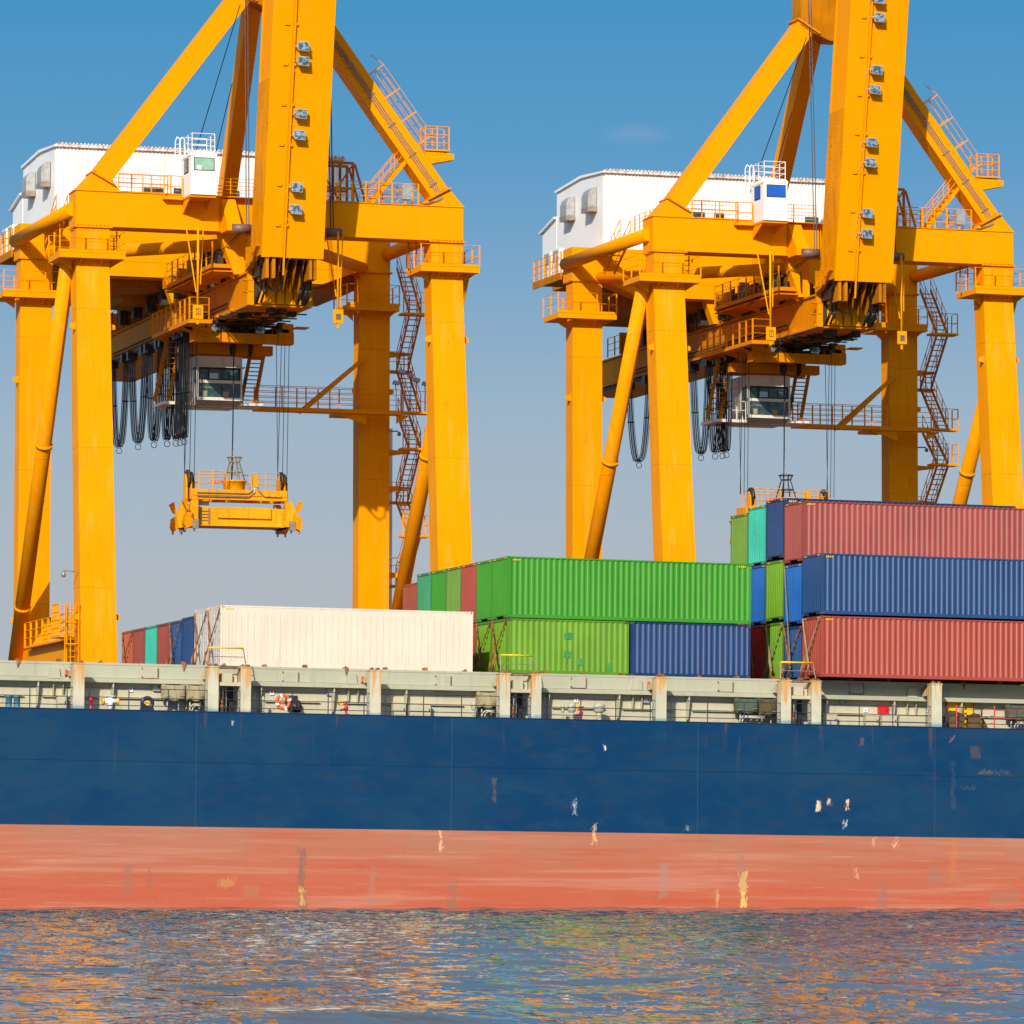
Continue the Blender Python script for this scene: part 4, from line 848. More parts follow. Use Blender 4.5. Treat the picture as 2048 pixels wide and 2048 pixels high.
# ---- deck gear: each a thing of its own
def at(u, v, Y=218.2): return S(u, v, Y)
def lab(name, cat, mb, mat, label, x, Y, group=None, z=DECKZ): return single(mb, name, mat, label, cat, (x, Y, z), 'ship', group)
def hydrant(u, label, disc=True):
    Y = 218.1; x, _ = at(u, 1420, Y)
    h = thing('fire_hydrant', label, 'hydrant', (x, Y, DECKZ), 'ship', 'red hydrants along the side deck')
    MB().lathe((x, Y, DECKZ), [(.12, 0), (.07, .05), (.06, .25), (.1, .3), (.1, .4), (.05, .45), (.05, .6), (.0, .6)], 10).tube((x-.02, Y, DECKZ+.3), (x-.3, Y-.05, DECKZ+.24), .05, 8).build('body', 'red', h)
    MB().torus((x, Y, DECKZ+.64), .12, .02, 'z', 12, 5).tube((x-.12, Y, DECKZ+.64), (x+.12, Y, DECKZ+.64), .015, 4).build('hand_wheel', 'red', h)
    if disc: MB().tube((x-.2, Y+.1, DECKZ+.6), (x-.2, Y+.16, DECKZ+.6), .12, 16).build('hose_cap', 'gold', h)
hydrant(689, 'red hydrant with a yellow disc, right of the lifebuoy under the white container')
hydrant(1159, 'red hydrant with a yellow disc, between two white vents below the light green container')
Y = 218.1; x, _ = at(178, 1420, Y)
h = thing('mooring_bitt', 'slim red flanged post on the side deck right of the leftmost stanchion', 'bitt', (x, Y, DECKZ), 'ship')
MB().lathe((x, Y, DECKZ), [(.13, 0), (.08, .06), (.07, .4), (.11, .44), (.11, .55), (0, .56)], 12).build('post', 'red', h); MB().box(x-.2, x+.2, Y-.12, Y+.12, DECKZ+.57, DECKZ+.62).build('cap_plate', 'red', h)
# lifebuoy
Y = YH+.02; x, z = S(562.5, 1404, Y)
lb = thing('lifebuoy', 'orange ring lifebuoy with white bands hanging on the side rail', 'lifebuoy', (x, Y, z), 'ship')
MB().torus((x, Y, z), .3, .075, 'y', 28, 10).build('ring', 'orange', lb)
for a in (20, 110, 200, 290):
    ca, sa = cos(radians(a)), sin(radians(a)); MB().beam((x+.22*ca, Y-.02, z+.22*sa), (x+.385*ca, Y-.02, z+.385*sa), .1, .17, (0, 1, 0)).build('band', 'white', lb)
MB().tube((x, Y+.05, z-.1), (x, Y+.05, z+.3), .02, 4).tube((x, Y+.05, z), (x-.2, Y+.05, z-.2), .02, 4).tube((x, Y+.05, z), (x+.2, Y+.05, z-.2), .02, 4).build('holder', 'orange', lb)
# covered equipment: sagging tarpaulins lashed over gear
def cover(u0, v0, u1, v1, mat, label, Y=218.6, bulge=.1):
    x0, z1 = S(u0, v0, Y); x1, z0 = S(u1, v1, Y); nx, nz = 12, 9; vs = []; fs = []
    for j in range(nz+1):
        for i in range(nx+1):
            a, b = i/nx, j/nz; w = .05*sin(7*a+3*b)*sin(5*b+2*a)
            xx = x0+(x1-x0)*a+(.07*(.5-a)*(1-b)); zz = z0+(z1-z0)*b-.05*sin(pi*a)*b+.06*sin(9*a)*(1-b)
            vs.append((xx, Y-.12-bulge*sin(pi*a)*sin(pi*min(1, b+.15))+w, zz))
    n = len(vs); vs += [(p[0], Y+.35, p[2]) for p in vs]
    q = lambda i, j: j*(nx+1)+i
    for j in range(nz):
        for i in range(nx): fs.append((q(i, j), q(i+1, j), q(i+1, j+1), q(i, j+1)))
    for i in range(nx): fs += [(q(i, 0), q(i, 0)+n, q(i+1, 0)+n, q(i+1, 0)), (q(i, nz), q(i+1, nz), q(i+1, nz)+n, q(i, nz)+n)]
    for j in range(nz): fs += [(q(0, j), q(0, j+1), q(0, j+1)+n, q(0, j)+n), (q(nx, j), q(nx, j)+n, q(nx, j+1)+n, q(nx, j+1))]
    t = thing('covered_winch', label, 'covered gear', (x0, Y, z0), 'ship', 'tarpaulin covered gear on the side deck')
    MB().add(vs, fs, True).build('tarpaulin', mat, t)
    MB().tube((x0+.05, Y-.2, z0+.15), (x1-.05, Y-.2, z0+.22), .015, 4).build('lashing_cord', 'tarptan', t)
    m2 = MB()
    for a in (.25, .75): m2.tube((x0+(x1-x0)*a, Y+.1, DECKZ+.02), (x0+(x1-x0)*a, Y+.1, z0+.1), .04, 6)
    m2.build('stand', 'cream', t)
cover(321, 1368, 366, 1401, 'tarptan', 'tan tarpaulin over deck gear, left one of the pair left of the rusty paired stanchions')
cover(368, 1369, 406, 1402, 'tarptan', 'tan tarpaulin over deck gear touching the left rusty stanchion pair, right one of two')
cover(952, 1383, 990, 1416, 'tarptan', 'single tan tarpaulin over deck gear left of the middle stanchion pair')
cover(1468, 1396, 1511, 1427, 'tarpgreen', 'dark green tarpaulin over deck gear beside a brown one')
cover(1513, 1396, 1549, 1432, 'tarpbrown', 'brown tarpaulin over deck gear beside a dark green one')
cover(2011, 1409, 2050, 1440, 'tarpgreen', 'green tarpaulin over deck gear at the right edge of the picture')
Y = 218.3; x0, _ = S(1889, 1440, Y); x1, _ = S(1966, 1440, Y)
mb = MB(); nx, ny = 16, 6; vs = []
for j in range(ny+1):
    for i in range(nx+1):
        a = i/nx; b = j/ny; hgt = .86*min(1, 4*a+.35, 4*(1-a)+.3)*(.85+.15*sin(2.2*pi*a+.7))*min(1, b*3)
        vs.append((x0+(x1-x0)*a, Y-.5+b*1.0, DECKZ+.03+hgt*(1 if j else 0)+.03*sin(11*a+5*b)))
fs = [(j*(nx+1)+i, j*(nx+1)+i+1, (j+1)*(nx+1)+i+1, (j+1)*(nx+1)+i) for j in range(ny) for i in range(nx)]
single(mb.add(vs, fs, True), 'tarpaulin_heap', 'tarpbrown', 'low brown tarpaulin heap in front of the yellow panel', 'tarpaulin', (x0, Y, DECKZ), 'ship')
for u in (1928, 1960):
    x, _ = S(u, 1440, YH+.25); pst = thing('striped_post', 'left yellow and black striped post before the brown heap' if u < 1940 else 'right yellow and black striped post before the brown heap', 'post', (x, YH+.25, DECKZ), 'ship', 'striped posts by the gangway')
    MB().tube((x, YH+.25, DECKZ+.03), (x, YH+.25, 10.4), .05, 8).build('pole', 'gold', pst)
    q = MB()
    for k in range(4): q.tube((x, YH+.25, 9.55+k*.25), (x, YH+.25, 9.66+k*.25), .053, 8)
    q.build('stripe', 'black', pst)
# navy searchlight-like roller fairlead
Y = 217.95; x, z = S(291, 1408, Y)
fl = thing('roller_fairlead', 'navy ring housing with a yellow hub on the side deck left of the tan covers', 'fairlead', (x, Y, DECKZ), 'ship')
MB().torus((x, Y, z+.04), .24, .09, 'y', 22, 8).box(x-.3, x+.3, Y-.1, Y+.2, DECKZ+.03, DECKZ+.16).prism([(x-.3, DECKZ+.16), (x+.3, DECKZ+.16), (x+.2, z), (x-.2, z)], 'y', Y+.06, Y+.16).build('housing', 'navy', fl)
MB().tube((x, Y-.12, z+.04), (x, Y, z+.04), .12, 16).build('hub', 'gold', fl)
# valve tee with yellow ends
Y = 218.2; x, z = S(217, 1406, Y)
vt = thing('valve_station', 'white pipe tee with yellow flanges on the side deck beside the red post', 'valve', (x, Y, DECKZ), 'ship')
MB().tube((x, Y, DECKZ+.03), (x, Y, z+.28), .13, 12).tube((x-.3, Y, z+.08), (x+.3, Y, z+.08), .12, 12).box(x-.2, x+.2, Y-.1, Y+.1, z+.28, z+.33).build('pipe', 'white', vt)
MB().tube((x-.38, Y, z+.08), (x-.3, Y, z+.08), .17, 12).tube((x+.3, Y, z+.08), (x+.38, Y, z+.08), .17, 12).build('end_flange', 'gold', vt)
for n, (u, tx) in enumerate(((14, 'left'), (30, 'right'))):
    Y = 218.2; x, _ = S(u, 1410, Y)
    single(MB().lathe((x, Y, DECKZ), [(.17, 0), (.15, .05), (.15, .5), (.2, .52), (.2, .6), (0, .62)], 12), 'bollard', 'teal', 'dull teal bollard at the left edge of the deck, %s one of two' % tx, 'bollard', (x, Y, DECKZ), 'ship', 'teal bollards')
# black engine behind the lifebuoy
Y = 218.6; x0, z1 = S(570, 1390, Y); x1, z0 = S(594, 1427, Y)
eg = thing('deck_engine', 'black greasy motor on the side deck behind the lifebuoy', 'motor', (x0, Y, DECKZ), 'ship')
MB().box(x0, x1-.1, Y-.2, Y+.3, DECKZ+.4, z1-.02).tube((x0+.1, Y-.25, DECKZ+.35), (x1, Y-.25, DECKZ+.35), .25, 14).build('casing', 'greasy', eg); MB().tube((x1-.2, Y-.35, z1-.4), (x1-.2, Y-.2, z1-.4), .2, 14).build('flywheel', 'dark', eg)
# cabinets
def cabinet(u0, v0, u1, v1, label, mat='cream', Y=218.7, group='pale cabinets on the side deck'):
    x0, z1 = S(u0, v0, Y); x1, z0 = S(u1, v1, Y); z0 = max(z0, DECKZ+.03)
    t = thing('deck_cabinet', label, 'cabinet', (x0, Y, z0), 'ship', group)
    MB().box(x0, x1, Y, Y+.4, z0, z1).box(x0-.03, x1+.03, Y-.03, Y+.42, z1, z1+.04).build('case', mat, t)
    MB().box(x0+.04, x1-.04, Y-.015, Y, z0+.05, z1-.04).build('door', mat, t); MB().box(x1-.1, x1-.06, Y-.04, Y-.015, (z0+z1)/2-.06, (z0+z1)/2+.06).build('handle', 'dark', t)
cabinet(783, 1406, 808, 1431, 'pale cabinet under the white container, left one of two right of the fourth stanchion')
cabinet(817, 1408, 858, 1432, 'wide pale cabinet under the right end of the white container')
cabinet(1643, 1429, 1671, 1450, 'low rusty cabinet just right of the rightmost stanchion pair')
cabinet(1729, 1431, 1754, 1453, 'pale cabinet left of the red box sign, below the brick red container')
cabinet(1761, 1431, 1791, 1453, 'pale cabinet directly under the red box')
cabinet(1796, 1431, 1861, 1453, 'widest pale cabinet, ending at the rightmost single stanchion')
cabinet(112, 1392, 130, 1417, 'pale cabinet left of the leftmost stanchion')
cabinet(1755, 1413, 1774, 1430, 'bright red box on the wall under the brick red container', 'red', 219.0, None)
cabinet(303, 1369, 317, 1382, 'small grey box on the wall left of the tan covers', 'grey', 219.1, 'small boxes on the coaming wall')
cabinet(651, 1377, 665, 1391, 'small grey box on the wall between lifebuoy and hydrant', 'grey', 219.1, 'small boxes on the coaming wall')
cabinet(1284, 1394, 1296, 1406, 'small grey box on the wall left of the stanchion under the navy container', 'grey', 219.1, 'small boxes on the coaming wall')
cabinet(1678, 1401, 1690, 1409, 'small grey box on the wall below the brick red container', 'grey', 219.1, 'small boxes on the coaming wall')
for (u, v, tx) in ((254, 1375, 'small white notice left of the navy fairlead'), (1145, 1396, 'small white notice above the hydrant under the light green container'), (1724, 1416, 'small white notice left of the red box'), (1848, 1421, 'white safety notice by the rightmost single stanchion'), (536, 1381, 'white notice above the lifebuoy')):
    Y = 219.2; x, z = S(u, v, Y); t = thing('notice', tx, 'sign', (x, Y, z), 'ship', 'small notices on the coaming wall')
    MB().box(x, x+.19, Y-.02, Y, z-.2, z).build('plate', 'white', t); MB().box(x+.05, x+.14, Y-.026, Y-.02, z-.13, z-.07).build('pictogram', 'teal' if u > 1800 else 'red', t)
def vent(u, vt_, w, label):
    Y = 218.3; x, z = S(u, vt_, Y); hgt = z-DECKZ
    t = thing('air_vent', label, 'vent', (x, Y, DECKZ), 'ship', 'mushroom vents on the side deck')
    MB().lathe((x, Y, DECKZ), [(w*.5, .02), (w*.5, hgt*.45)], 12).build('pipe', 'cream', t); MB().lathe((x, Y, DECKZ), [(w*.5, hgt*.45), (w, hgt*.55), (w, hgt*.95), (w*.7, hgt), (0, hgt)], 14).build('head', 'coam', t)
vent(1140, 1406, .2, 'slim white mushroom vent left of the hydrant under the light green container')
vent(1195, 1407, .27, 'broad white vent right of the hydrant under the light green container')
vent(944, 1403, .12, 'thin white vent pipe left of the single tan cover')
vent(523, 1393, .07, 'thin white vent pipe left of the lifebuoy')
vent(1122, 1408, .09, 'thinnest white vent pipe right of the middle stanchion pair')
for i, (u, v, tx) in enumerate(((134, 1347, 'leftmost stanchion'), (727, 1361, 'stanchion under the white container'), (1299, 1371, 'stanchion under the navy container'), (1848, 1385, 'stanchion under the brick red container'))):
    Y = 218.75; x, z = S(u, v, Y); t = thing('hose_rack', 'bright orange hose rack on the coaming ledge beside the %s' % tx, 'rack', (x, Y, z-.2), 'ship', 'orange racks on the coaming ledge')
    MB().box(x-.16, x-.08, Y, Y+.12, z-.18, z+.2).box(x+.08, x+.16, Y, Y+.12, z-.18, z+.1).box(x-.16, x+.22, Y, Y+.12, z-.18, z-.06).box(x-.1, x+.1, Y, Y+.1, z-.02, z+.05).build('frame', 'orange', t)
    MB().tube((x, Y+.05, z-.1), (x+.04, Y+.05, z+.35), .035, 6).build('nozzle', 'grey', t)
for (u0, u1, tx) in ((960, 990, 'white hose coil under the single tan cover'), (1475, 1530, 'white curved pipes under the green and brown covers'), (375, 402, 'white curved pipe under the right tan cover'), (2025, 2050, 'white curved pipe under the green cover at the right edge')):
    Y = 218.3; x0, z = S(u0, 1425 if u0 > 900 else 1407, Y); x1 = S(u1, 1425, Y)[0]; z = DECKZ+.3
    q = MB()
    for d in (0, .14): q.path([(x0+d, Y, DECKZ+.04), (x0+.05+d, Y, z-.05), (x0+.2+d, Y, z+.08-d*.3), (x1-.1, Y, z+.08-d*.6)], .035, 6)
    single(q, 'curved_pipe', 'cream', tx, 'pipe', (x0, Y, DECKZ), 'ship', 'curved pipes below covered gear')

# ------------------------------------------------------------------ containers
CW = 2.438
def corr(mb, a0, a1, z0, z1, fixed, axis, out, pitch, depth):
    n = max(3, round((a1-a0)/pitch)); p = (a1-a0)/n; vs = []
    # outer flat, slope, inner flat, slope
    prof = [(0, 0), (.27, 0), (.5, 1), (.77, 1)]
    pts = [(a0+p*(i+t), d) for i in range(n) for t, d in prof]+[(a1, 0)]
    for a, d in pts:
        o = fixed-out*d*depth
        for z in (z0, z1): vs.append((a, o, z) if axis == 'x' else (o, a, z))
    mb.add(vs, [(2*i, 2*i+2, 2*i+3, 2*i+1) for i in range(len(pts)-1)])
PM = {}
M['joint'] = plain('panel_joint_beige', (.52, .42, .31), .7)
def cmat(key, rgb, **k):
    if key not in PM:
        PM[key] = (paint('container_'+key, rgb, off=len(PM)*3.7, **k), paint('container_frame_'+key, mul(rgb, .8), dirt=.6, rust=k.get('rust', .1)+.12, off=len(PM)*2.1))
    return PM[key]
COLS = {
 'bright_green': ((.034, .26, .0), dict(rough=.48, gloss=.25, spec=.6, dirt=.10, fade=.05)),
 'light_green': ((.14, .32, .014), dict(rough=.5, spec=.45, gloss=.1, dirt=.35, rust=.10, fade=.12)),
 'olive_green': ((.14, .27, .04), dict(rough=.45, dirt=.3, rust=.05)),
 'teal_green': ((.05, .28, .12), dict(rough=.5, dirt=.3)),
 'turquoise': ((.04, .46, .33), dict(rough=.5, dirt=.35, rust=.10)),
 'navy_blue': ((.003, .038, .145), dict(rough=.48, gloss=.4, spec=.7, dirt=.2, fade=.1)),
 'deep_blue': ((.001, .045, .16), dict(rough=.48, gloss=.4, spec=.7, dirt=.12, fade=.06)),
 'sky_blue': ((.002, .11, .40), dict(rough=.45, dirt=.2, spec=.7, gloss=.3)),
 'grey_blue': ((.022, .075, .20), dict(rough=.5, dirt=.4, rust=.12)),
 'brick_red': ((.36, .046, .020), dict(rough=.48, gloss=.4, spec=.7, dirt=.15, fade=.06)),
 'faded_red': ((.34, .066, .048), dict(rough=.5, spec=.6, gloss=.25, dirt=.25, rust=.06, fade=.1)),
 'maroon': ((.28, .06, .04), dict(rough=.6, dirt=.4, rust=.2)),
 'bright_red': ((.50, .03, .03), dict(rough=.5, dirt=.2)),
 'orange_red': ((.45, .10, .05), dict(rough=.6, dirt=.35, rust=.12)),
 'cream_white': ((.72, .63, .50), dict(rough=.55, dirt=.4, rust=.0, fade=.05, streak=(.55, .4, .28))),
}
NCON = [0]
def container(x, y, z, L, H, key, label, group=None, reefer=False, stripes=True, flatend=False):
    rgb, kw = COLS[key]; mp, mfm = cmat(key, rgb, **kw)
    c = thing('shipping_container', label, 'container', (x, y, z), 'ship', group)
    x1, y1, z1 = x+L, y+CW, z+H; pw = .11
    # frame: posts, rails
    mb = MB()
    for px in (x, x1-pw):
        for py in (y, y1-pw): mb.box(px, px+pw, py, py+pw, z+.12, z1-.12)
    for py in (y+.015, y1-.075): mb.box(x+pw, x1-pw, py, py+.06, z1-.075, z1-.005).box(x+pw, x1-pw, py, py+.06, z+.01, z+.17)
    for px in (x+.015, x1-.085): mb.box(px, px+.07, y+pw, y1-pw, z1-.11, z1-.004).box(px, px+.07, y+pw, y+.65, z+.01, z+.16).box(px, px+.07, y1-.65, y1-pw, z+.01, z+.16).box(px, px+.07, y+.65, y1-.65, z+.11, z+.17)
    mb.build('frame', mp if key in ('bright_green', 'brick_red', 'deep_blue', 'cream_white') else mfm, c)
    for ix, px in enumerate((x-.003, x1-.173)):
        for iy, py in enumerate((y-.004, y1-.156)):
            for pz in (z, z1-.118):
                if iy and ix: continue
                cast = MB().box(px, px+.176, py, py+.16, pz, pz+.118).build('corner_casting', mp if key in ('cream_white', 'brick_red', 'bright_green') else 'cast', c)
                if not iy: MB().tube((px+.088, y-.010, pz+.059), (px+.088, y+.0, pz+.059), .035, 8).build('lifting_hole', 'black', cast)
    if reefer:
        mb = MB().box(x+pw, x1-pw, y+.03, y+.06, z+.17, z1-.07); mb.box(x+pw, x1-pw, y1-.06, y1-.03, z+.17, z1-.07); mb.build('side_wall', mp, c)
        mb = MB()
        for i in range(4): mb.box(x+.25+i*.16, x+.262+i*.16, y+.022, y+.03, z+.32, z1-.3)
        for i in range(35): mb.box(x+1.0+i*.31, x+1.012+i*.31, y+.022, y+.03, z+.32, z1-.3)
        mb.build('panel_joint', 'joint', c)
        mb = MB().box(x+.02, x+.06, y+pw, y1-pw, z+.16, z1-.1); mb.build('end_wall', 'cabwhite', c)
        mb = MB()
        for k in range(6): mb.box(x-.03, x+.02, y+.02, y+.12, z+.3+k*.45, z+.42+k*.45)
        for k in range(8): mb.box(x-.012, x+.02, y+.3+k*.26, y+.36+k*.26, z1-.19, z1-.13)
        for yy in (.5, 1.0, 1.5, 2.0): mb.tube((x-.02, y+yy, z+.2), (x-.02, y+yy, z1-.25), .02, 5)
        mb.build('door_hardware', 'grey', c)
    else:
        mb = MB(); corr(mb, x+pw, x1-pw, z+.16, z1-.07, y+.03, 'x', -1, .278, .037); mb.build('side_wall', mp, c)
        mb = MB(); corr(mb, x+pw, x1-pw, z+.16, z1-.07, y1-.03, 'x', 1, .278, .037); mb.build('side_wall', mp, c)
        mb = MB()
        if flatend: mb.box(x+.03, x+.07, y+pw, y1-pw, z+.16, z1-.1)
        else: corr(mb, y+pw, y1-pw, z+.16, z1-.1, x+.03, 'y', -1, .25, .045)
        mb.build('end_wall', mp, c)
        mb = MB().box(x1-.07, x1-.03, y+pw, y1-pw, z+.16, z1-.1)
        for yy in (.5, .95, 1.5, 1.95): mb.tube((x1-.01, y+yy, z+.15), (x1-.01, y+yy, z1-.1), .02, 6)
        mb.build('door', mfm, c)
    MB().box(x+.1, x1-.1, y+.09, y1-.09, z1-.04, z1-.02).build('roof', mfm, c)
    MB().box(x+.05, x1-.05, y+.09, y1-.09, z+.12, z+.16).build('floor', 'under', c)
    if stripes and H > 2.7 :
        mb = MB(); ex = (x+.25,) if not (key == 'bright_green' and L > 10) else (x+.25, x1-.62)
        for e0 in ex:
            for k in range(4): mb.prism([(e0+k*.1, z1-.2), (e0+k*.1+.055, z1-.2), (e0+k*.1+.085, z1-.12), (e0+k*.1+.03, z1-.12)], 'y', y+.008, y+.014)
        for k in (0, 1): mb.prism([(y+.2+k*1.75, z1-.1), (y+.5+k*1.75, z1-.1), (y+.45+k*1.75, z1-.05), (y+.2+k*1.75, z1-.05)], 'x', x+.005, x+.012)
        mb.build('height_marking', 'gold', c)
    return c
HC_, SD = 2.896, 2.591
L40, L20 = 12.192, 6.058
YA, YB, RP = 217.48, 219.98, 2.505
row = lambda k: YB+RP*k     # k=-1 is the outboard row
rowd = ['second row from the near side', 'third row from the near side', 'fourth row', 'fifth row', 'sixth row', 'seventh row', 'eighth row', 'far row']
# bay of the white containers
X0 = 55.70
container(X0, YB, 11.56, L40, HC_, 'cream_white', 'long cream white refrigerated container with hazard stripes on the near side of the left bay', reefer=True)
container(X0, row(1), 11.56, L40, HC_, 'cream_white', 'stained cream container end just behind the long white one', 'containers of the left bay', reefer=True)
for k, key, lb_ in ((2, 'navy_blue', 'navy blue container end touching the stained cream one'), (3, 'grey_blue', 'weathered grey blue container end left of the navy one'), (4, 'maroon', 'dull maroon container end right of the turquoise one'), (5, 'turquoise', 'turquoise container end in the low left bay'), (6, 'maroon', 'dull maroon container end left of the turquoise one'), (7, 'orange_red', 'orange red container end next to the crane leg, leftmost of the low row')):
    container(X0, row(k), 11.56, L40, SD+(.06 if k == 2 else 0), key, lb_, 'containers of the left bay')
# bay of the green containers
X1 = 69.57
container(X1, YB, 14.24, L40, HC_, 'bright_green', 'long bright green container on top of the light green and navy ones')
container(X1, YB, 11.62, L20, SD, 'light_green', 'short light green container with teal repair patches and rusty posts')
container(X1+L40-L20, YB, 11.62, L20, SD, 'navy_blue', 'short navy blue container under the right half of the bright green one')
for k, key, lb_, hh in ((1, 'bright_green', 'bright green container end directly behind the long bright green one', 14.24), (2, 'brick_red', 'brick red container end among the green ends', 14.24), (3, 'olive_green', 'darker green container end left of the brick red one', 14.24), (4, 'bright_green', 'mid green container end between dark green and teal ones', 14.24), (5, 'teal_green', 'teal green container end next to the rusty brown one', 14.24), (6, 'orange_red', 'plain rusty brown container end without ribs at the foot of the crane brace', 13.86)):
    container(X1, row(k), hh, L40, HC_, key, lb_, 'upper containers of the middle bay', flatend=(k == 6), stripes=(k != 6))
container(X1, row(1), 11.62, L20, SD, 'light_green', 'light green container end in half shadow behind the lashing rods of the middle bay', 'lower containers of the middle bay')
container(X1+L40-L20, row(1), 11.62, L20, SD, 'olive_green', 'olive container hidden behind the short navy one', 'lower containers of the middle bay')
for k in (2, 3, 4, 5, 6): container(X1, row(k), 11.62 if k < 6 else 11.22, L40, SD, ('brick_red', 'olive_green', 'navy_blue', 'maroon', 'grey_blue')[k-2], 'container in the lower tier of the middle bay carrying the %s one' % ('brick red', 'darker green', 'mid green', 'teal green', 'rusty brown')[k-2], 'lower containers of the middle bay')
# right bay
X2 = 84.37
container(X2, YA, 11.70, L40, HC_, 'brick_red', 'long brick red container at the bottom right, resting on the rusty stanchions')
container(X2, YA, 14.68, L40, HC_, 'deep_blue', 'long deep blue container between the two red ones at the right')
container(X2, YB, 17.36, L40, HC_, 'faded_red', 'long faded pink red container topping the right stack')
container(X2, YB, 11.66, L40, SD, 'grey_blue', 'grey blue container end behind crossed lashing rods, lowest of its stack', 'containers of the right bay')
container(X2, YB, 14.36, L40, HC_, 'sky_blue', 'bright sky blue container end under the faded red one', 'containers of the right bay')
container(X2, row(1), 11.66, L40, HC_, 'light_green', 'light green container end behind thick crossed lashing rods, bottom tier of the right bay', 'containers of the right bay')
container(X2, row(1), 14.68, L40, HC_, 'light_green', 'light green container end in the middle tier of the right bay', 'containers of the right bay')
container(X2, row(1), 17.68, L40, HC_, 'navy_blue', 'navy blue container end in the top tier between turquoise and faded red', 'containers of the right bay')
container(X2, row(2), 11.66, L40, HC_, 'bright_red', 'bright red container end mostly in shadow, bottom tier of the right bay', 'containers of the right bay')
container(X2, row(2), 14.6, L40, HC_, 'sky_blue', 'blue container end with a sharp shadow across it, beside the bright green container', 'containers of the right bay')
container(X2, row(2), 17.52, L40, HC_, 'turquoise', 'turquoise container end in the top tier, second from the left', 'containers of the right bay')
container(X2, row(3), 17.3, L40, HC_, 'olive_green', 'olive green container end, top tier leftmost of the tall stack', 'containers of the right bay')
container(X2, row(3), 14.45, L40, HC_, 'maroon', 'container under the olive green one, hidden behind the bright green one', 'containers of the right bay')
container(X2, row(3), 11.6, L40, HC_, 'navy_blue', 'lowest container of the fifth row in the right bay', 'containers of the right bay')
# repair patches of the short light green container
q = MB()
for (u, v, w, h) in ((1133, 1272, .42, .32), (1133, 1309, .42, .30), (1157, 1324, .3, .3), (1214, 1335, .2, .4)):
    x, z = S(u, v, YB); q.box(x-w/2, x+w/2, YB+.022, YB+.027, z-h/2, z+h/2)
par = [o for o in bpy.data.objects if o.get('label', '').startswith('short light green')][0]
q.build('repair_patch', paint('patch_teal', (.06, .27, .07), dirt=.5), par)
# lashing rods
def lash(xe, yk, ztop, tall, which, bay, mat='conduit', zb=11.62, n=2):
    ys = [(yk+.1, yk+1.75), (yk+CW-.1, yk+.7)][which]
    x = xe-.12-.07*which
    t = thing('lashing_rod', bay, 'lashing rod', (x, ys[1], zb), 'ship', 'crossed lashing rods at the container ends')
    q = MB()
    for j in range(n): q.tube((xe-.02, ys[0], ztop-.06*j), (x-.12, ys[1]+.1*j, zb+.55), .03, 5)
    q.build('rod', mat, t)
    MB().tube((x-.10, ys[1]+.05, zb+.75), (x-.2, ys[1]+.15, zb), .05, 6).box(x-.3, x-.1, ys[1], ys[1]+.25, zb-.04, zb+.03).build('turnbuckle', 'rust', t)
lt = ['left rod', 'right rod']
for (xe, k, zt, zb, nm, mt) in ((X1, 0, 14.18, 11.62, 'the rusty cornered light green container of the middle bay', 'rust'), (X1, 1, 14.18, 11.62, 'the shaded light green end of the middle bay', 'rust'), (X2, -1, 14.55, 11.66, 'the brick red container end', 'tarptan'), (X2, 0, 14.2, 11.66, 'the grey blue container end', 'rust'), (X2, 1, 14.5, 11.66, 'the light green end in the right bay', 'tarptan'), (X2, 2, 14.5, 11.66, 'the shaded bright red end', 'rust'), (X0, 0, 14.3, 11.6, 'the stained end of the near cream container', 'rust'), (X0, 1, 14.3, 11.6, 'the stained end of the far cream container', 'rust'), (X0, 3, 14.1, 11.6, 'the weathered grey blue end of the left bay', 'rust'), (X0, 7, 14.1, 11.6, 'the orange red end of the left bay', 'rust')):
    for w in (0, 1): lash(xe, row(k), zt, 0, w, '%s rod at %s' % (('near', 'far')[w], nm), mt, zb, 3 if (k == 1 and xe == X2) else 2)
lash(X2, YB, 17.2, 1, 1, 'long thin lashing rod reaching up to the sky blue container end', 'conduit', 11.66, 1)

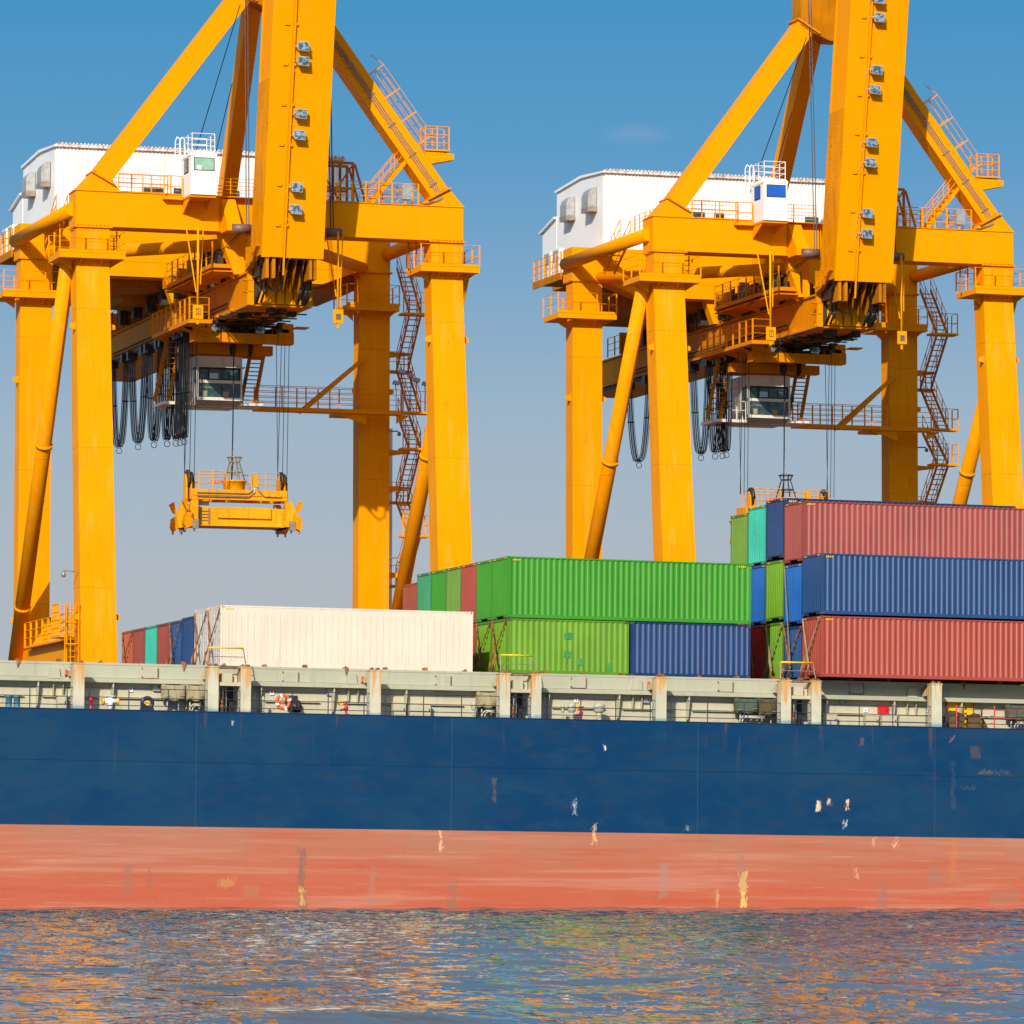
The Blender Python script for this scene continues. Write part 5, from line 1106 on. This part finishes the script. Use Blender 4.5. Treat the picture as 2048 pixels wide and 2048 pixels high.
# ------------------------------------------------------------------ quay, land, water
q = MB().box(-400, 600, 241.4, 700, -3, 2.3).box(-400, 600, 241.2, 241.9, 2.1, 2.42)
s = NT('quay_concrete'); n = s.noise(.5, detail=6); M['quay'] = s.out(s.mix(s.ramp(n, .3, .7), (.10, .10, .095), (.16, .15, .14)), .85)
q.build('quay', 'quay', kind='structure')
def water():
    X = np.arange(-14, 128, .19); Yv = np.concatenate([np.arange(26, 90, .12), np.arange(90, 241.3, .22)])
    gx, gy = np.meshgrid(X, Yv); z = np.zeros_like(gx); rng = np.random.RandomState(4)
    for i in range(64):
        lam = 10**rng.uniform(-.28, .75); th = rng.normal(-1.35, .55); kx, ky = 2*pi/lam*cos(th), 2*pi/lam*sin(th)
        amp = .0033*lam**.82*rng.uniform(.5, 1.2); ph = rng.uniform(0, 6.28)
        warp = .6*np.sin(gx*.13+i)+.5*np.sin(gy*.11+i*1.7)
        z += amp*np.sin(kx*gx+ky*gy+ph+warp)
    # sharpen crests slightly, calm patches
    z = z*(1+.35*np.sin(gx*.09+1)*np.sin(gy*.05+2)); z += .25*np.abs(z)
    edge = np.minimum.reduce([(gx-X[0])/4, (X[-1]-gx)/4, (gy-Yv[0])/4, np.ones_like(gx)]).clip(0, 1); z *= edge
    ny, nx = gx.shape; co = np.stack([gx, gy, z], -1).reshape(-1, 3)
    idx = np.arange(nx*ny).reshape(ny, nx); quads = np.stack([idx[:-1, :-1], idx[:-1, 1:], idx[1:, 1:], idx[1:, :-1]], -1).reshape(-1, 4)
    far = [(-9000, -3000, 0), (X[0], -3000, 0), (X[-1], -3000, 0), (9000, -3000, 0), (-9000, 12000, 0), (X[0], 12000, 0), (X[-1], 12000, 0), (9000, 12000, 0), (X[0], Yv[0], 0), (X[-1], Yv[0], 0), (X[0], Yv[-1], 0), (X[-1], Yv[-1], 0)]
    N = nx*ny; co = np.vstack([co, np.array(far)]); fq = np.array([(0, 1, 5, 4), (2, 3, 7, 6), (1, 2, 9, 8), (10, 11, 6, 5)])+N
    quads = np.vstack([quads, fq])
    me = bpy.data.meshes.new('water'); me.vertices.add(len(co)); me.vertices.foreach_set('co', co.astype(np.float32).ravel())
    me.loops.add(quads.size); me.loops.foreach_set('vertex_index', quads.astype(np.int32).ravel())
    me.polygons.add(len(quads)); me.polygons.foreach_set('loop_start', np.arange(0, quads.size, 4, dtype=np.int32)); me.polygons.foreach_set('use_smooth', np.ones(len(quads), dtype=bool))
    me.update(calc_edges=True)
    w = NT('water'); n1 = w.noise(2.4, (1, .8, 1), 2, .5); n0 = w.noise(.05, detail=2)
    w.b.inputs['IOR'].default_value = 1.33
    m_ = w.out(w.mix(w.ramp(n0, .35, .65), (.085, .084, .074), (.115, .102, .084)), .03)
    bp = w.n.new('ShaderNodeBump'); bp.inputs['Strength'].default_value = 1; bp.inputs['Distance'].default_value = .055; w.link(n1, bp.inputs['Height']); w.link(bp.outputs[0], w.b.inputs['Normal'])
    me.materials.append(m_); o = bpy.data.objects.new('water', me); COL.objects.link(o); o['kind'] = 'structure'
water()

# ------------------------------------------------------------------ light and sky
SUN_EL, SUN_AZ = radians(27), radians(31)      # from behind the camera, to the left
sd = Vector((-sin(SUN_AZ)*cos(SUN_EL), -cos(SUN_AZ)*cos(SUN_EL), sin(SUN_EL)))
sl = bpy.data.lights.new('sun', 'SUN'); sl.energy = 4.4; sl.angle = radians(.5); sl.color = (1, .93, .82)
so = bpy.data.objects.new('sun', sl); COL.objects.link(so); so.rotation_euler = sd.to_track_quat('Z', 'Y').to_euler(); so.location = (0, 0, 100)
wd = bpy.data.worlds.new('World'); scene.world = wd; wd.use_nodes = True; t = wd.node_tree; N = t.nodes
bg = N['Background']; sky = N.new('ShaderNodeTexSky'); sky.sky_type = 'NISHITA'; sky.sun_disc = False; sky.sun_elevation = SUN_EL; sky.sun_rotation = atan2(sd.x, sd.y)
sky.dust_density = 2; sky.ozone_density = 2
tc = N.new('ShaderNodeTexCoord'); sp_ = N.new('ShaderNodeSeparateXYZ'); t.links.new(tc.outputs['Generated'], sp_.inputs[0])
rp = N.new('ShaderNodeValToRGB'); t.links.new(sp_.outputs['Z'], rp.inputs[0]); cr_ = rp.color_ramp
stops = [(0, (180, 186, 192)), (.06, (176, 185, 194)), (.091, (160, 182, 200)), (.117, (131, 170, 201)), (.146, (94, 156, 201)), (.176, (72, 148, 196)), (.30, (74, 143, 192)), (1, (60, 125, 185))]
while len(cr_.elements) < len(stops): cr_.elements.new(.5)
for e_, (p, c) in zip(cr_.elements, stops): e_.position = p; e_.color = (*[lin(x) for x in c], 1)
# small wisp of cloud in the upper right sky
mpn = N.new('ShaderNodeMapping'); mpn.inputs['Scale'].default_value = (60, 60, 150); t.links.new(tc.outputs['Generated'], mpn.inputs[0])
ns = N.new('ShaderNodeTexNoise'); ns.inputs['Scale'].default_value = 1; ns.inputs['Detail'].default_value = 5; t.links.new(mpn.outputs[0], ns.inputs['Vector'])
dcl = (Fv*F_PX+Rv*(1272-1024)+Uv*(1024-268)).normalized()
vd = N.new('ShaderNodeVectorMath'); vd.operation = 'SUBTRACT'; t.links.new(tc.outputs['Generated'], vd.inputs[0]); vd.inputs[1].default_value = dcl
vs_ = N.new('ShaderNodeVectorMath'); vs_.operation = 'MULTIPLY'; t.links.new(vd.outputs[0], vs_.inputs[0]); vs_.inputs[1].default_value = (1, 1, 3.2)
vl = N.new('ShaderNodeVectorMath'); vl.operation = 'LENGTH'; t.links.new(vs_.outputs[0], vl.inputs[0])
mr = N.new('ShaderNodeMapRange'); mr.interpolation_type = 'SMOOTHSTEP'; t.links.new(vl.outputs['Value'], mr.inputs[0]); mr.inputs[1].default_value = 0; mr.inputs[2].default_value = .009; mr.inputs[3].default_value = .85; mr.inputs[4].default_value = 0
mm = N.new('ShaderNodeMath'); mm.operation = 'MULTIPLY'; t.links.new(mr.outputs[0], mm.inputs[0]); t.links.new(ns.outputs['Fac'], mm.inputs[1])
mx = N.new('ShaderNodeMix'); mx.data_type = 'RGBA'; t.links.new(mm.outputs[0], mx.inputs[0]); t.links.new(rp.outputs[0], mx.inputs[6]); mx.inputs[7].default_value = (*[lin(x) for x in (150, 170, 200)], 1)
# physical sky takes over above the photographed strip
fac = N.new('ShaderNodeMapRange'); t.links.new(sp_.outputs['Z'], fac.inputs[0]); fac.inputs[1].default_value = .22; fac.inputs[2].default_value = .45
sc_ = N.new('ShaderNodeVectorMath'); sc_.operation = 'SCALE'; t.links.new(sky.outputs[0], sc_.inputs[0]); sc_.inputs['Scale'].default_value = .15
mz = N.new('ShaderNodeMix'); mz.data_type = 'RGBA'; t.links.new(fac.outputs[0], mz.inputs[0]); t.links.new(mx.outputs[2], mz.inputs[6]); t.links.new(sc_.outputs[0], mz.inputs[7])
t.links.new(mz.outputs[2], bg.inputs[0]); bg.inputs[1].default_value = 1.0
